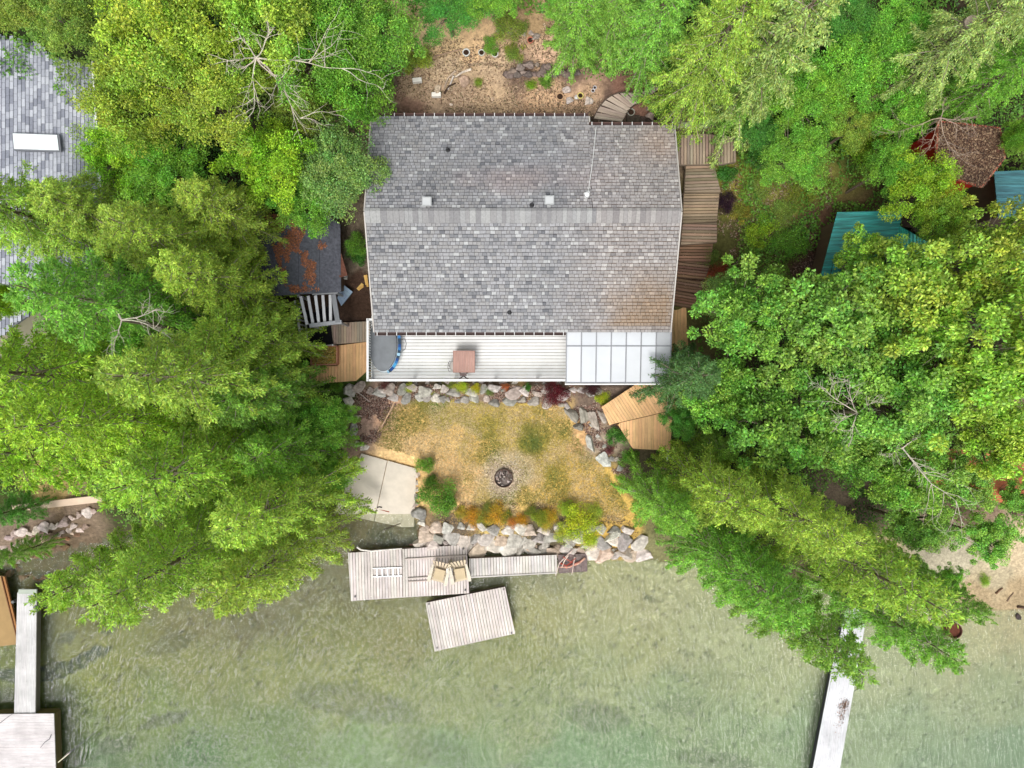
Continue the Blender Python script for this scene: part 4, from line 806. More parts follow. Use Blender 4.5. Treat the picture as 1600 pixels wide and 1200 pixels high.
def roof_mesh():
    mb = MB(); BK = lin((70, 66, 66))
    # deck boards below
    for (x0, x1, ye) in ((XL, XSTEP, YN), (XSTEP, XR, YN2)):
        vs = [(x0, YR, ZR - .03), (x1, YR, ZR - .03), (x1, ye, roof_z(ye) - .03), (x0, ye, roof_z(ye) - .03)]
        mb.add(vs + [(a, b, c - .1) for a, b, c in vs], [(0, 1, 2, 3), (7, 6, 5, 4), (0, 3, 7, 4), (1, 0, 4, 5), (2, 1, 5, 6), (3, 2, 6, 7)], BK)
    vs = [(XL, YS, ZS - .03), (XR, YS, ZS - .03), (XR, YR, ZR - .03), (XL, YR, ZR - .03)]
    mb.add(vs + [(a, b, c - .1) for a, b, c in vs], [(0, 1, 2, 3), (7, 6, 5, 4), (0, 3, 7, 4), (1, 0, 4, 5), (2, 1, 5, 6), (3, 2, 6, 7)], BK)
    r = random.Random(3)
    moss = [0.0]
    def shade(x, y):
        v = r.choices([(132, 132, 134), (144, 144, 146), (164, 165, 165), (116, 117, 120), (138, 137, 137), (101, 102, 106)], [7, 6, 1.8, 2.8, 6.5, .6])[0]
        u = W(0, 0, 0); f = HC - roof_z(y); px = x * K / f + 800; py = 600 - y * K / f
        c = list(lin(v))
        def mixc(t, q): 
            q = lin(q)
            for i in range(3): c[i] = c[i] * (1 - t) + q[i] * t * (0.6 + 0.8 * (sum(c) / 3) / .33)
        n = float(fbm(np.array([x * .7]), np.array([y * .7]), 90)[0]) - .5; n2 = float(fbm(np.array([x * .35 + 9]), np.array([y * .35]), 95)[0]) - .5
        t = min(1, max(0, (px - 925 - (510 - py) * .25 + n * 90) / 50)) * min(1, max(0, (py - 395 + n * 80) / 60)) * min(1, max(0, (1062 - px + n * 20) / 16)); t *= 1 - min(1, max(0, (py - 508) / 8))
        moss[0] = t
        if t > 0: mixc(.85 * t, (126, 104, 78))
        t = min(1, max(0, (px - 860 + n * 60) / 90)); mixc(.35 * t, (148, 136, 128)); moss[0] = max(moss[0], t * .45)          # warmer, greyer brown towards the east
        t = max(0, 1 - math.hypot((px - 1030) / 60, (py - 225) / 50) + n) ; mixc(.45 * min(1, t), (140, 116, 98)); moss[0] = max(moss[0], min(1, t))
        t = max(0, 1 - math.hypot((px - 800) / 150, (py - 275) / 28) + n * 1.2); mixc(.40 * min(1, t), (150, 124, 116))
        t = max(0, n2 * 3.0) * (py < 330); mixc(.35 * min(1, t), (108, 110, 118))
        k = 1 + n * .25
        if py < 330: k *= .93
        return tuple(v_ * k for v_ in c)
    def gapcol(x, y):
        return None
    def slope(x0, x1, ys, ye, sgn):
        # courses from the eave up: ys eave, ye ridge; each tab a thin wedge lying on the course below
        L = abs(ye - ys); nC = int(L / .128); dy = (ye - ys) / nC
        for i in range(nC):
            y0 = ys + dy * i; y1 = y0 + dy * 1.06; x = x0 - r.uniform(0, .18)
            while x < x1:
                wd = r.choice((.13, .16, .16, .19, .24)); a = max(x, x0); b = min(x + wd - .012, x1); x += wd
                if b - a < .02: continue
                z0 = roof_z(y0); z1 = roof_z(y1) if (y1 - YR) * sgn > 0 else ZR
                lift = .028 + r.uniform(0, .012); jy = r.uniform(-.008, .008) * (1 if i else 0)
                q = [(a, y0 + jy, z0 - .02), (b, y0 + jy, z0 - .02), (b, y0 + jy, z0 + lift), (a, y0 + jy, z0 + lift), (a, y1, z1 - .02), (b, y1, z1 - .02), (b, y1, z1 + .004), (a, y1, z1 + .004)]
                c = shade((a + b) / 2, y0)
                mb.add(q, [(0, 1, 2, 3), (3, 2, 6, 7), (0, 3, 7, 4), (2, 1, 5, 6)] if sgn < 0 else [(3, 2, 1, 0), (7, 6, 2, 3), (4, 7, 3, 0), (6, 5, 1, 2)], c, [(p[0], p[1]) for p in q])
                # shade line between courses, painted as a dark band on each tab; brown where weathered
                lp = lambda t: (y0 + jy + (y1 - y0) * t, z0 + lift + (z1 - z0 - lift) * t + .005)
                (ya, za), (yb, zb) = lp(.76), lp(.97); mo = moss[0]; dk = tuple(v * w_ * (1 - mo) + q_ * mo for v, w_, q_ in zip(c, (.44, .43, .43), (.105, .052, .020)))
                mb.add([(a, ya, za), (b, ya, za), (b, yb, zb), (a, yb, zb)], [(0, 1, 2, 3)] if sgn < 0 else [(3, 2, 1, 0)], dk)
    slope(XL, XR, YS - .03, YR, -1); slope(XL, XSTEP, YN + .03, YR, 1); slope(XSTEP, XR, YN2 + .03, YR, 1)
    return mb
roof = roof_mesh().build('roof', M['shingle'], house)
# ridge caps
mb = MB(); r = random.Random(12); x = XL - .02; 
while x < XR:
    b = min(x + r.choice((.16, .2, .24)), XR + .02); c = lin(r.choice([(138, 138, 138), (132, 131, 131), (146, 146, 145), (122, 121, 122)]))
    if x > 3.2: c = tuple(a * b_ for a, b_ in zip(c, (1, .95, .93)))
    l = .05 + r.uniform(0, .01); e = b - .006
    yA, yB = YR - .42, YR + .12
    mb.add([(x, yA, roof_z(yA) + l), (e, yA, roof_z(yA) + l), (e, YR, ZR + l + .01), (x, YR, ZR + l + .01), (e, yB, roof_z(yB) + l), (x, yB, roof_z(yB) + l),
            (x, yA, roof_z(yA)), (e, yA, roof_z(yA)), (e, yB, roof_z(yB)), (x, yB, roof_z(yB))], [(0, 1, 2, 3), (3, 2, 4, 5), (6, 7, 1, 0), (5, 4, 8, 9), (0, 3, 5, 9, 6), (1, 7, 8, 4, 2)], c)
    x = b
mb.build('ridge_cap', M['shingle'], house)
# gutters with straps
def gutter(x0, x1, y, z, out):
    mb = MB(); c = lin((98, 72, 66))
    mb.box((x0 + x1) / 2, y + out * .055, z - .06, x1 - x0, .11, .015, 0, lin((62, 44, 40))); mb.box((x0 + x1) / 2, y + out * .115, z - .02, x1 - x0, .014, .11, 0, c)
    mb.box((x0 + x1) / 2, y + out * .0, z - .03, x1 - x0, .012, .08, 0, c)
    g_ = mb.build('gutter', M['plain'], house)
    s = MB(); x = x0 + .1
    while x < x1: s.box(x, y + out * .06, z + .037, .03, .15, .008, 0, OW); x += .40
    s.build('strap', M['plain'], g_)
gutter(XL, 2.2, YS - .03, ZS - .02, -1); gutter(XL, XSTEP, YN + .03, roof_z(YN) - .02, 1); gutter(XSTEP + .02, XR, YN2 + .03, roof_z(YN2) - .02, 1)
for x, y0, y1 in ((XL - .035, YS, YN), (XR + .035, YS, YN2), (XSTEP + .03, YN2 + .18, YN)):
    for a, b in (((y0, YR), (YR, y1)) if y0 < YR else ((y0, y1),)):
        MB().beam((x, a, roof_z(a) - .05), (x, b, roof_z(b) - .05), .05, .16, lin((176, 170, 164))).build('barge_board', M['plain'], house)
def on_roof(px, py):
    p = W(px, py, 7)
    for _ in range(6): p = W(px, py, roof_z(p.y))
    return p
for px, py in ((668, 317), (858, 315)):
    p = on_roof(px, py); mb = MB()
    mb.box(p.x, p.y, p.z + .10, .26, .26, .24, 0, (.55, .55, .53)); mb.box(p.x, p.y, p.z + .24, .36, .34, .05, 0, (.34, .35, .35)); mb.box(p.x, p.y, p.z + .272, .28, .27, .02, 0, (.42, .43, .43))
    mb.build('roof_vent', M['plain'], house)
for px, py in ((700, 235), (831, 321), (796, 488)):
    p = on_roof(px, py); MB().lathe([(.10, p.z - .02), (.09, p.z + .05), (.045, p.z + .08), (.045, p.z + .32)], p.x, p.y, 12, (.02, .02, .022)).build('vent_pipe', M['plain'], house)
p = on_roof(916, 308); mb = MB(); mb.lathe([(.10, p.z - .02), (.06, p.z + .06), (.055, p.z + .3), (.09, p.z + .32), (.09, p.z + .36)], p.x, p.y, 12, OW); mb.box(p.x + .02, p.y + .14, p.z + .07, .22, .1, .06, .4, OW)
mb.build('chimney_flue', M['plain'], house)
mb = MB(); a = on_roof(931, 199); b = on_roof(919, 300); mb.tube([(a.x, a.y, a.z + .06), ((a.x + b.x) / 2 + .03, (a.y + b.y) / 2, (a.z + b.z) / 2 + .06), (b.x, b.y, b.z + .07)], .011, 5, WHITE); mb.build('cable', M['plain'], house)

# retaining wall behind the house
mb = MB(); r = random.Random(4)
for i in range(22):
    for j in range(9):
        x = -5.9 + i * .58 + (j % 2) * .25; mb.box(x, 11.18 + r.uniform(-.04, .04), 1.4 + j * .42, .56, .3, .4, 0, jit(lin((72, 62, 54)), .3, r))
o = mb.build('retaining_wall', M['rough']); tag(o, 'dark stacked block retaining wall in the gap behind the house roof', 'wall')

# ------------------------------------------------------------------ white upper deck
ZD = 3.6; DL, DR, DF, DB = -6.2, 6.5, .12, 3.0
deck = empty('balcony_deck', (0, 0, 0), 0, 'long white painted upper deck along the lake side of the house', 'deck')
mb = MB(); planks(mb, [(DL, DF), (DR, DF), (DR, DB), (DL, DB)], 0, .142, .018, ZD - .04, ZD, (.72, .72, .705), .04)
mb.build('floor', M['deckpaint'], deck)
mb = MB(); mb.box((DL + DR) / 2, DF + .05, ZD - .17, DR - DL - .1, .06, .24, 0, OW); mb.box(DL + .05, (DF + DB) / 2, ZD - .17, .06, DB - DF - .1, .24, 0, OW)
for x in np.arange(DL + .4, DR, .6): mb.box(float(x), (DF + DB) / 2, ZD - .15, .05, DB - DF - .3, .2, 0, lin((120, 105, 90)))
mb.build('joist', M['plain'], deck)
for x in (-6.1, -3.0, 0.1, 3.2, 6.3):
    MB().box(x, DF + .1, (ZD - .27 + 1.1) / 2, .14, .14, ZD - .27 - 1.1, 0, OW).build('post', M['plain'], deck)
def rail(p0, p1, nm='railing'):
    mb = MB(); p0 = Vector((*p0, ZD)); p1 = Vector((*p1, ZD)); L = (p1 - p0).length; d_ = (p1 - p0) / L
    u = Vector((0, 0, 1)); mb.beam(p0 + u * 1.03, p1 + u * 1.03, .09, .04, WHITE); mb.beam(p0 + u * .09, p1 + u * .09, .05, .04, WHITE)
    n = int(L / .115)
    for i in range(1, n): q = p0 + d_ * (L * i / n); mb.beam(q + u * .11, q + u * 1.01, .035, .035, WHITE)
    m_ = max(1, round(L / 1.8))
    for i in range(m_ + 1): q = p0 + d_ * (L * i / m_); mb.beam(q - u * .04, q + u * 1.07, .09, .09, WHITE)
    mb.build(nm, M['plain'], deck)
rail((DL + .04, DF + .04), (DL + .04, 2.75)); rail((DL + .09, 2.75), (-5.25, 2.75)); rail((DL + .1, DF + .04), (DR - .04, DF + .04)); rail((DR - .04, DF + .09), (DR - .04, 2.9))

# covered oval pool
cx, cy = W(600, 545, ZD + .4).x, W(600, 538, ZD + .4).y
pool = empty('paddling_pool', (cx, cy, ZD), 0, 'oval pool with blue rim under a grey cover on the white deck', 'pool')
mb = MB(); mb.lathe([(1.0, 0), (1.03, .1), (1.0, .36), (.93, .38), (.9, .3)], 0, 0, 40, lin((196, 204, 208)), 0, .68, 1.22); mb.build('pool_wall', M['cover'], pool, True)
mb = MB(); mb.lathe([(.6, .36), (.93, .385), (.96, .40), (.93, .42), (.6, .41), (.2, .38), (.0, .37)], -.05, 0, 40, lin((118, 122, 126)), 0, .64, 1.22); mb.build('cover', M['cover'], pool, True)
mb = MB(); r = random.Random(9)
for i in range(26):
    a = -1.35 + 2.6 * i / 25; a2 = a + .105
    mb.beam((.68 * math.cos(a), 1.24 * math.sin(a), .40), (.68 * math.cos(a2), 1.24 * math.sin(a2), .40), .13, .05, lin(r.choice([(50, 112, 168), (70, 150, 200), (30, 70, 130), (150, 190, 214), (40, 60, 80)])))
mb.build('rim', M['cover'], pool)
mb = MB(); mb.tube([(.68, .2, .02), (.84, .3, .02), (.92, .05, .02), (.86, -.2, .03), (.72, -.3, .05)], .012, 5, lin((110, 112, 116))); mb.build('hose', M['cover'], pool)

# patio table and chairs
p = W(725, 565, ZD + .73); tb = empty('patio_table', (p.x, p.y, ZD), 0, 'square brown patio table on the white deck', 'table')
mb = MB(); planks(mb, [(-.45, -.45), (.45, -.45), (.45, .45), (-.45, .45)], 90, .129, .004, .70, .73, lin((176, 140, 128)), .03); mb.build('tabletop', M['wood'], tb)
mb = MB()
for a in (-.462, .462): mb.box(0, a, .70, .95, .025, .05, 0, lin((146, 112, 100))); mb.box(a, 0, .70, .025, .9, .05, 0, lin((146, 112, 100)))
mb.build('edge_frame', M['plain'], tb)
for sx in (-1, 1):
    for sy in (-1, 1): MB().beam((sx * .4, sy * .4, 0), (sx * .4, sy * .4, .69), .05, .05, lin((90, 80, 76))).build('leg', M['metal'], tb)
p = W(710, 572, ZD + .5); ch = empty('wire_chair', (p.x, p.y, ZD), 0, 'round backed metal chair tucked under the left side of the patio table', 'chair')
mb = MB(); mb.tube([(.22 * math.cos(a) , .22 * math.sin(a), .45) for a in np.linspace(0, 6.283, 17)[:-1]], .014, 6, lin((150, 146, 140)), close=True); mb.lathe([(.2, .445), (0.0, .44)], 0, 0, 16, lin((170, 165, 158))); mb.build('seat', M['metal'], ch)
mb = MB(); mb.tube([(-.2 + .02 * math.cos(a) - .05 * max(0, math.sin(a)), .22 * math.cos(a), .5 + .34 * max(0, math.sin(a))) for a in np.linspace(0, math.pi, 12)], .014, 6, lin((120, 116, 112)))
for k in (-.1, 0, .1): mb.tube([(-.2, k, .46), (-.245, k, .8)], .008, 5, lin((120, 116, 112)))
mb.build('backrest', M['metal'], ch)
for sx in (-1, 1):
    for sy in (-1, 1): MB().tube([(sx * .15, sy * .15, .44), (sx * .2, sy * .2, 0)], .012, 6, lin((120, 116, 112))).build('leg', M['metal'], ch)
p = W(724, 587, ZD + .4); ch = empty('folding_stool', (p.x, p.y, ZD), 0, 'dark folding stool with crossed legs below the patio table', 'stool')
for s_ in (-1, 1):
    mb = MB(); mb.beam((-.22, s_ * .17, .02 + .02 * s_), (.22, -s_ * .17, .46 + .02 * s_), .05, .03, lin((74, 62, 60))); mb.beam((-.24, s_ * .2, .03), (-.18, s_ * .1, .03), .04, .03, lin((74, 62, 60))); mb.beam((.24, -s_ * .2, .46), (.18, -s_ * .1, .46), .04, .03, lin((74, 62, 60))); mb.build('leg', M['metal'], ch)
MB().box(0, .05, .50, .3, .12, .02, 0, lin((110, 90, 84))).build('seat', M['metal'], ch)

# patio cover
cov = empty('patio_cover', (0, 0, 0), 0, 'frosted white panel patio roof over the right end of the white deck', 'patio cover')
CX0, CX1 = 2.24, 6.54; CYB, CYF = 2.28, .05
def cz_(y): return 5.55 + (y - CYF) * .13
XS = np.linspace(CX0, CX1, 8); YS_ = [CYF, 1.56, CYB]
r = random.Random(2)
for i in range(7):
    for j in range(2):
        c = (.50, .52, .545) if i < 6 else (.34, .355, .37)
        x0, x1 = float(XS[i]) + .025, float(XS[i + 1]) - .025; y0, y1 = YS_[j] + .02, YS_[j + 1] - .02
        MB().prism([(x0, y0), (x1, y0), (x1, y1), (x0, y1)], lambda p: cz_(p[1]) - .008, lambda p: cz_(p[1]), jit(c, .025, r)).build('panel', M['panel'], cov)
mb = MB(); GF = lin((120, 122, 126))
for x in XS: mb.beam((float(x), CYF - .02, cz_(CYF) + .0), (float(x), CYB, cz_(CYB) + .0), .045, .05, GF)
for y in YS_: mb.beam((CX0, y, cz_(y) + .004), (CX1, y, cz_(y) + .004), .04, .05, GF)
mb.box((CX0 + CX1) / 2, CYF - .06, cz_(CYF) - .03, CX1 - CX0 + .1, .05, .12, 0, WHITE); mb.build('frame', M['metal'], cov)
for x in (CX0 + .05, CX1 - .05): MB().box(x, CYF + .0, (ZD + 1.1 + cz_(CYF)) / 2, .08, .08, cz_(CYF) - ZD - 1.1 - .05, 0, WHITE).build('post', M['plain'], cov)

# ------------------------------------------------------------------ lower decks, walks, steps
ORG = lin((236, 190, 138)); OLD = lin((166, 150, 132)); BRN = lin((150, 116, 92)); GRY = lin((190, 180, 172))
def wood_deck(name, parts, z, label, cat, th=.04, posts=(), col=ORG, width=.14, var=.07, skirt=None):
    o = empty(name, (0, 0, 0), 0, label, cat)
    for poly, ang in parts:
        mb = MB(); P = px2(poly, z); planks(mb, P, ang, width, .013, z - th, z, col, var + .05); mb.build('boards', M['wood'], o)
        mb = MB(); n = len(P)
        for i in range(n):
            a = Vector((*P[i], z - th - .09)); b = Vector((*P[(i + 1) % n], z - th - .09)); c_ = Vector((sum(q[0] for q in P) / n, sum(q[1] for q in P) / n, z - th - .09))
            a = a + (c_ - a) * .03; b = b + (c_ - b) * .03; mb.beam(a, b, .04, .17, tuple(v * .75 for v in col))
        mb.build('rim_joist', M['wood'], o)
        for a, b in P[::2]:
            a = a * .97 + .03 * sum(q[0] for q in P) / n; b = b * .97 + .03 * sum(q[1] for q in P) / n
            g0 = gz(a, b)
            if g0 < z - .3: MB().box(a, b, (g0 - .1 + z - th - .02) / 2, .09, .09, z - th - .02 - g0 + .1, 0, tuple(v * .7 for v in col)).build('post', M['wood'], o)
    return o
wood_deck('wooden_deck', [([(940, 636), (1000, 596), (1062, 596), (1062, 638), (1049, 641), (968, 660), (952, 664)], -57), ([(966, 664), (968, 661), (1049, 642), (1050, 660), (1047, 704), (989, 701)], 90)], 2.0,
          'honey coloured angled plank deck on the right below the patio cover', 'deck')
wood_deck('side_deck', [([(1030, 478), (1072, 480), (1078, 594), (1030, 594)], 90)], 2.6, 'strip of honey coloured deck beside the right wall of the house', 'deck')
wood_deck('wooden_deck', [([(470, 572), (528, 572), (528, 540), (575, 534), (575, 578), (556, 595), (470, 601)], 90)], 2.3, 'honey coloured plank deck left of the white deck, around a planter', 'deck')
wood_deck('old_boardwalk', [([(516, 505), (578, 502), (578, 533), (518, 538)], 90)], 2.55, 'weathered grey board landing between black mat and house', 'boardwalk', col=OLD, var=.2, width=.12)
# planter
p0 = px2([(486, 541), (526, 541), (526, 569), (486, 570)], 2.75)
pl = empty('planter_box', (p0[0][0], p0[0][1], 2.3), 0, 'wooden planter box of yellowing plants on the left deck', 'planter')
ox, oy = p0[0]; q = [(a - ox, b - oy) for a, b in p0]
mb = MB()
for i in range(4): mb.beam((*q[i], .25), (*q[(i + 1) % 4], .25), .06, .42, lin((170, 122, 96)))
mb.build('frame', M['wood'], pl); MB().prism(q, .05, .38, lin((170, 130, 60))).build('soil', M['rough'], pl)
g = np.random.default_rng(3); n = 1600; P = np.stack([g.uniform(q[0][0] + .05, q[1][0] - .05, n), g.uniform(q[2][1] + .05, q[1][1] - .05, n), g.uniform(.38, .5, n)], 1)
D = g.normal(0, 1, (n, 3)); nn = g.normal(0, .4, (n, 3)); nn[:, 2] += 1; L = g.uniform(.05, .11, n)
me = leaf_mesh('plants', P, D, nn, L, L * .4, np.array([(.55, .42, .1), (.5, .3, .06), (.25, .28, .06), (.6, .5, .2)])[g.integers(0, 4, n)]); o = bpy.data.objects.new('plants', me); COL.objects.link(o); o.parent = pl; o.color = (1, 1, 1, 1)
# black mat framed by white rail
P = px2([(479, 509), (517, 508), (520, 537), (481, 541)], 2.6); mb = MB(); mb.prism(P, 2.3, 2.6, (.012, .012, .013)); o = mb.build('mat', M['rough']); tag(o, 'black square rubber mat below the slatted pergola', 'mat')
mb = MB(); a = W(478, 505, 2.9); b = W(481, 543, 2.9); c_ = W(519, 539, 2.9); mb.beam(a, b, .06, .1, OW); mb.beam(b, c_, .05, .1, lin((130, 126, 122)))
for q in (a, b, c_): mb.beam(Vector((q.x, q.y, gz(q.x, q.y))), Vector((q.x, q.y, 2.9)), .07, .07, OW)
o = mb.build('low_rail', M['plain']); tag(o, 'low white rail along the left and bottom of the black mat', 'railing')
mb = MB(); a = W(461, 470, 3.4); b = W(470, 528, 3.4); mb.beam(a, b, .07, .12, OW)
for t in np.linspace(0, 1, 9): q = a.lerp(b, float(t)); mb.beam(Vector((q.x, q.y, 2.3)), q, .06, .06, OW)
o = mb.build('fence', M['plain']); tag(o, 'short white picket fence partly hidden by the conifers left of the pergola', 'fence')
# pergola
pg = empty('pergola', (0, 0, 0), 0, 'grey slatted pergola below the dark shed roof', 'pergola'); z = 4.3; GP = lin((150, 152, 156)); GS = lin((205, 207, 210))
C4 = [W(466, 462, z), W(526, 458, z), W(530, 504, z), W(486, 509, z)]
MB().beam(W(488, 459, z + .1), W(528, 457, z + .1), .1, .14, GP).build('beam', M['metal'], pg); MB().beam(W(484, 509, z + .1), W(534, 503, z + .1), .16, .14, GP).build('beam', M['metal'], pg)
MB().beam(W(521, 460, z + .14), W(528, 504, z + .14), .2, .1, lin((120, 122, 126))).build('beam', M['metal'], pg)
for i in range(5):
    t = i / 5; a = W(470 + 11.5 * i, 463 - i * .6, z + .02); b = W(480 + 9.2 * i, 507 - i, z + .02); MB().beam(a, b, .12, .06, jit(GS, .05)).build('slat', M['metal'], pg)
for q in C4: MB().beam(Vector((q.x, q.y, gz(q.x, q.y) - .1)), q, .09, .09, GP).build('post', M['metal'], pg)
mb = MB(); mb.prism(px2([(464, 465), (524, 460), (528, 506), (484, 510)], 2.6), 2.2, 2.55, (.01, .01, .012)); mb.build('floor', M['rough'], pg)

def shed(name, roofpoly, z, walls_h, rc, wc, label, mat='shingle', ridge=None, strips=None):
    """small building: roof from pixel outline at height z; walls under it"""
    o = empty(name, (0, 0, 0), 0, label, 'shed'); P = px2(roofpoly, z); n = len(P); cx = sum(a for a, b in P) / n; cy = sum(b for a, b in P) / n
    Pi = [(cx + (a - cx) * .88, cy + (b - cy) * .88) for a, b in P]; mb = MB()
    for i in range(n):
        a, b = Vector((*Pi[i], 0)), Vector((*Pi[(i + 1) % n], 0)); nn_ = max(2, int((b - a).length / .2))
        for k in range(nn_):
            p_ = a.lerp(b, k / nn_); q_ = a.lerp(b, (k + .97) / nn_); mb.add([(p_.x, p_.y, z - walls_h), (q_.x, q_.y, z - walls_h), (q_.x, q_.y, z - .08), (p_.x, p_.y, z - .08)], [(0, 1, 2, 3)], jit(wc, .1))
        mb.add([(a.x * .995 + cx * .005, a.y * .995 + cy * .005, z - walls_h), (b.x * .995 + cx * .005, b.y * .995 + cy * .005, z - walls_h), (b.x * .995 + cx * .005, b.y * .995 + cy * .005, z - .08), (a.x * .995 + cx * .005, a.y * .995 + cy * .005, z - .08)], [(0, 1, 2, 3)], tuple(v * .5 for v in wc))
    mb.build('wall', M['plain'], o)
    return o, P
def debris(n, poly, zf, cols, seed, size=.08, clump=.5):
    g = np.random.default_rng(seed); a = np.array(poly); q = g.uniform(a.min(0), a.max(0), (n, 2)); q = q[inpoly(q[:, 0], q[:, 1], poly)]
    q = q[fbm(q[:, 0] * 1.4 + seed, q[:, 1] * 1.0, seed) > clump]; m_ = len(q)
    P = np.stack([q[:, 0], q[:, 1], np.array([zf(p) for p in q]) + g.uniform(.004, .03, m_)], 1); D = g.normal(0, 1, (m_, 3)); D[:, 2] *= .1; nn = g.normal(0, .15, (m_, 3)); nn[:, 2] += 1
    L = size * g.uniform(.5, 1.4, m_); return leaf_mesh('litter', P, D, nn, L, L * .4, np.array(cols)[g.integers(0, len(cols), m_)] * g.uniform(.7, 1.2, (m_, 1)))
def add_mesh(name, me, parent, col=(1, 1, 1, 1)):
    o = bpy.data.objects.new(name, me); COL.objects.link(o); o.parent = parent; o.color = col; return o
# dark shed on the left
sh, P = shed('garden_shed', [(398, 338), (508, 334), (533, 352), (533, 456), (428, 462), (396, 400)], 4.7, 2.2, None, lin((96, 76, 60)), 'small shed with a dark tar paper roof strewn with rusty needles')
mb = MB(); r = random.Random(8)
zf = lambda p: 4.7 + (p[1] - P[3][1]) * .06
for i in range(6): pass
planks(mb, P, 90, .9, .01, lambda p: zf(p) - .06, zf, lin((84, 86, 94)), .15); mb.build('roof', M['rough'], sh)
Pl = [(P[0][0] + .4, P[0][1]), (P[1][0] - .2, P[1][1]), (P[2][0] - .55, P[2][1]), (P[3][0] - .75, P[3][1] + .1), (P[4][0] + .6, P[4][1] + .1)]
add_mesh('needle_litter', debris(16000, Pl, zf, [lin((186, 122, 84)), lin((160, 100, 68)), lin((128, 86, 62))], 31, .08, .52), sh)
a = W(516, 346, 4.9); b = W(539, 430, 4.9); MB().beam(W(512, 346, 4.72), W(537, 432, 4.72), .35, .05, lin((110, 74, 62))).build('side_roof', M['rough'], sh)
# things on the dirt
mb = MB(); c4 = px2([(534, 443), (551, 456), (533, 478), (527, 466)], 3.2)
for i, f in enumerate(np.linspace(0, .8, 5)): 
    A = Vector((*c4[0], 3.2)).lerp(Vector((*c4[3], 3.2)), float(f)); B = Vector((*c4[1], 3.2)).lerp(Vector((*c4[2], 3.2)), float(f)); A2 = Vector((*c4[0], 3.2)).lerp(Vector((*c4[3], 3.2)), float(f) + .19); B2 = Vector((*c4[1], 3.2)).lerp(Vector((*c4[2], 3.2)), float(f) + .19)
    mb.prism([tuple(A[:2]), tuple(B[:2]), tuple(B2[:2]), tuple(A2[:2])], 3.14, 3.2 + .01 * (i % 2), jit(lin((150, 172, 192)), .12))
mb.prism(px2([(536, 446), (548, 457), (534, 474), (530, 466)], 3.1), 2.75, 3.13, lin((90, 96, 104)))
o = mb.build('tarp_covered_crate', M['cover']); tag(o, 'crate under a faded blue tarpaulin beside the dark shed corner', 'crate')
for (x0, y0, x1, y1, lb) in ((571, 430, 574, 445, 'short yellow plank lying nearest the house wall'), (558, 452, 566, 443, 'short yellow plank lying next to the blue crate')):
    a = W(x0, y0, 3); b = W(x1, y1, 3); g0 = gz(a.x, a.y) + .05; mb = MB(); mb.beam((a.x, a.y, g0), (b.x, b.y, g0), .14, .04, lin((226, 186, 110))); mb.beam((a.x + .05, a.y, g0 + .045), (b.x + .03, b.y - .1, g0 + .045), .09, .035, lin((214, 170, 96))); o = mb.build('plank', M['wood']); tag(o, lb, 'plank', 'offcuts of yellow plank')
mb = MB(); a = W(533, 433, 3); b = W(543, 436, 3); z_ = gz(a.x, a.y)
mb.box((a.x + b.x) / 2, a.y, z_ + .1, .34, .08, .18, .1, OW); mb.box((a.x + b.x) / 2, a.y - .1, z_ + .1, .34, .06, .18, .1, lin((200, 196, 188))); o = mb.build('concrete_block', M['concrete']); tag(o, 'small white block at the right corner of the dark shed', 'block')

# neighbour house on the left
nb = empty('neighbour_house', (0, 0, 0), 0, 'large pale grey shingled roof of the neighbour house at the left edge', 'house')
mb = MB(); zr = lambda p: 6.4 - (p[0] + 15.4) * .18 if True else 0
RX = W(152, 300, 5.6)
NP = [tuple(W(-230, 40, 6.6)[:2]), tuple(W(140, 72, 5.8)[:2]), tuple(W(158, 330, 5.6)[:2]), tuple(W(150, 420, 5.6)[:2]), tuple(W(2, 530, 5.8)[:2]), tuple(W(-230, 640, 6.6)[:2])]
zr = lambda p: 5.7 + (RX.x - p[0]) * .12
mb.prism(NP, lambda p: zr(p) - .15, lambda p: zr(p) - .03, lin((110, 112, 118)))
r = random.Random(6)
x = NP[2][0] + .3
while x > -27:
    y = NP[4][1] - 4
    # tabs laid in columns parallel to the gutter
    while y < 17.5:
        L_ = r.uniform(.28, .34); q = [(x - .155, y), (x, y), (x, y + L_ - .012), (x - .155, y + L_ - .012)]
        cxy = np.array([q[0][0] + .07]), np.array([y + .1])
        if inpoly(cxy[0], cxy[1], NP)[0]:
            c = lin(r.choice([(156, 159, 167), (168, 171, 178), (146, 149, 158), (124, 127, 137)]))
            mb.add([(q[0][0], q[0][1], zr(q[0])), (q[1][0], q[1][1], zr(q[1]) + .028), (q[2][0], q[2][1], zr(q[2]) + .028), (q[3][0], q[3][1], zr(q[3])), (q[1][0], q[1][1], zr(q[1]) - .03), (q[2][0], q[2][1], zr(q[2]) - .03)], [(0, 1, 2, 3), (1, 4, 5, 2)], c)
        y += L_
    x -= .15
mb.build('roof', M['shingle'], nb)
mb = MB(); a = Vector((*NP[1], 5.72)); b = Vector((*NP[2], 5.62)); c_ = Vector((*NP[3], 5.62)); off = Vector((.06, 0, .02))
mb.beam(a + off, b + off, .09, .1, WHITE); mb.beam(b + off, c_ + off, .09, .1, WHITE); mb.build('gutter', M['plain'], nb)
mb = MB(); mb.prism([(p_[0] - .5 if p_[0] > -16 else p_[0], p_[1] * .96 + .3) for p_ in NP], 1.5, lambda p: zr(p) - .16, lin((180, 170, 150))); mb.build('wall', M['plain'], nb)
p4 = px2([(18, 207), (87, 207), (90, 234), (20, 234)], 6.3); sk = MB(); sk.prism(p4, 6.0, lambda p: zr(p) + .22, lin((110, 112, 118))).build('skylight', M['plain'], nb)
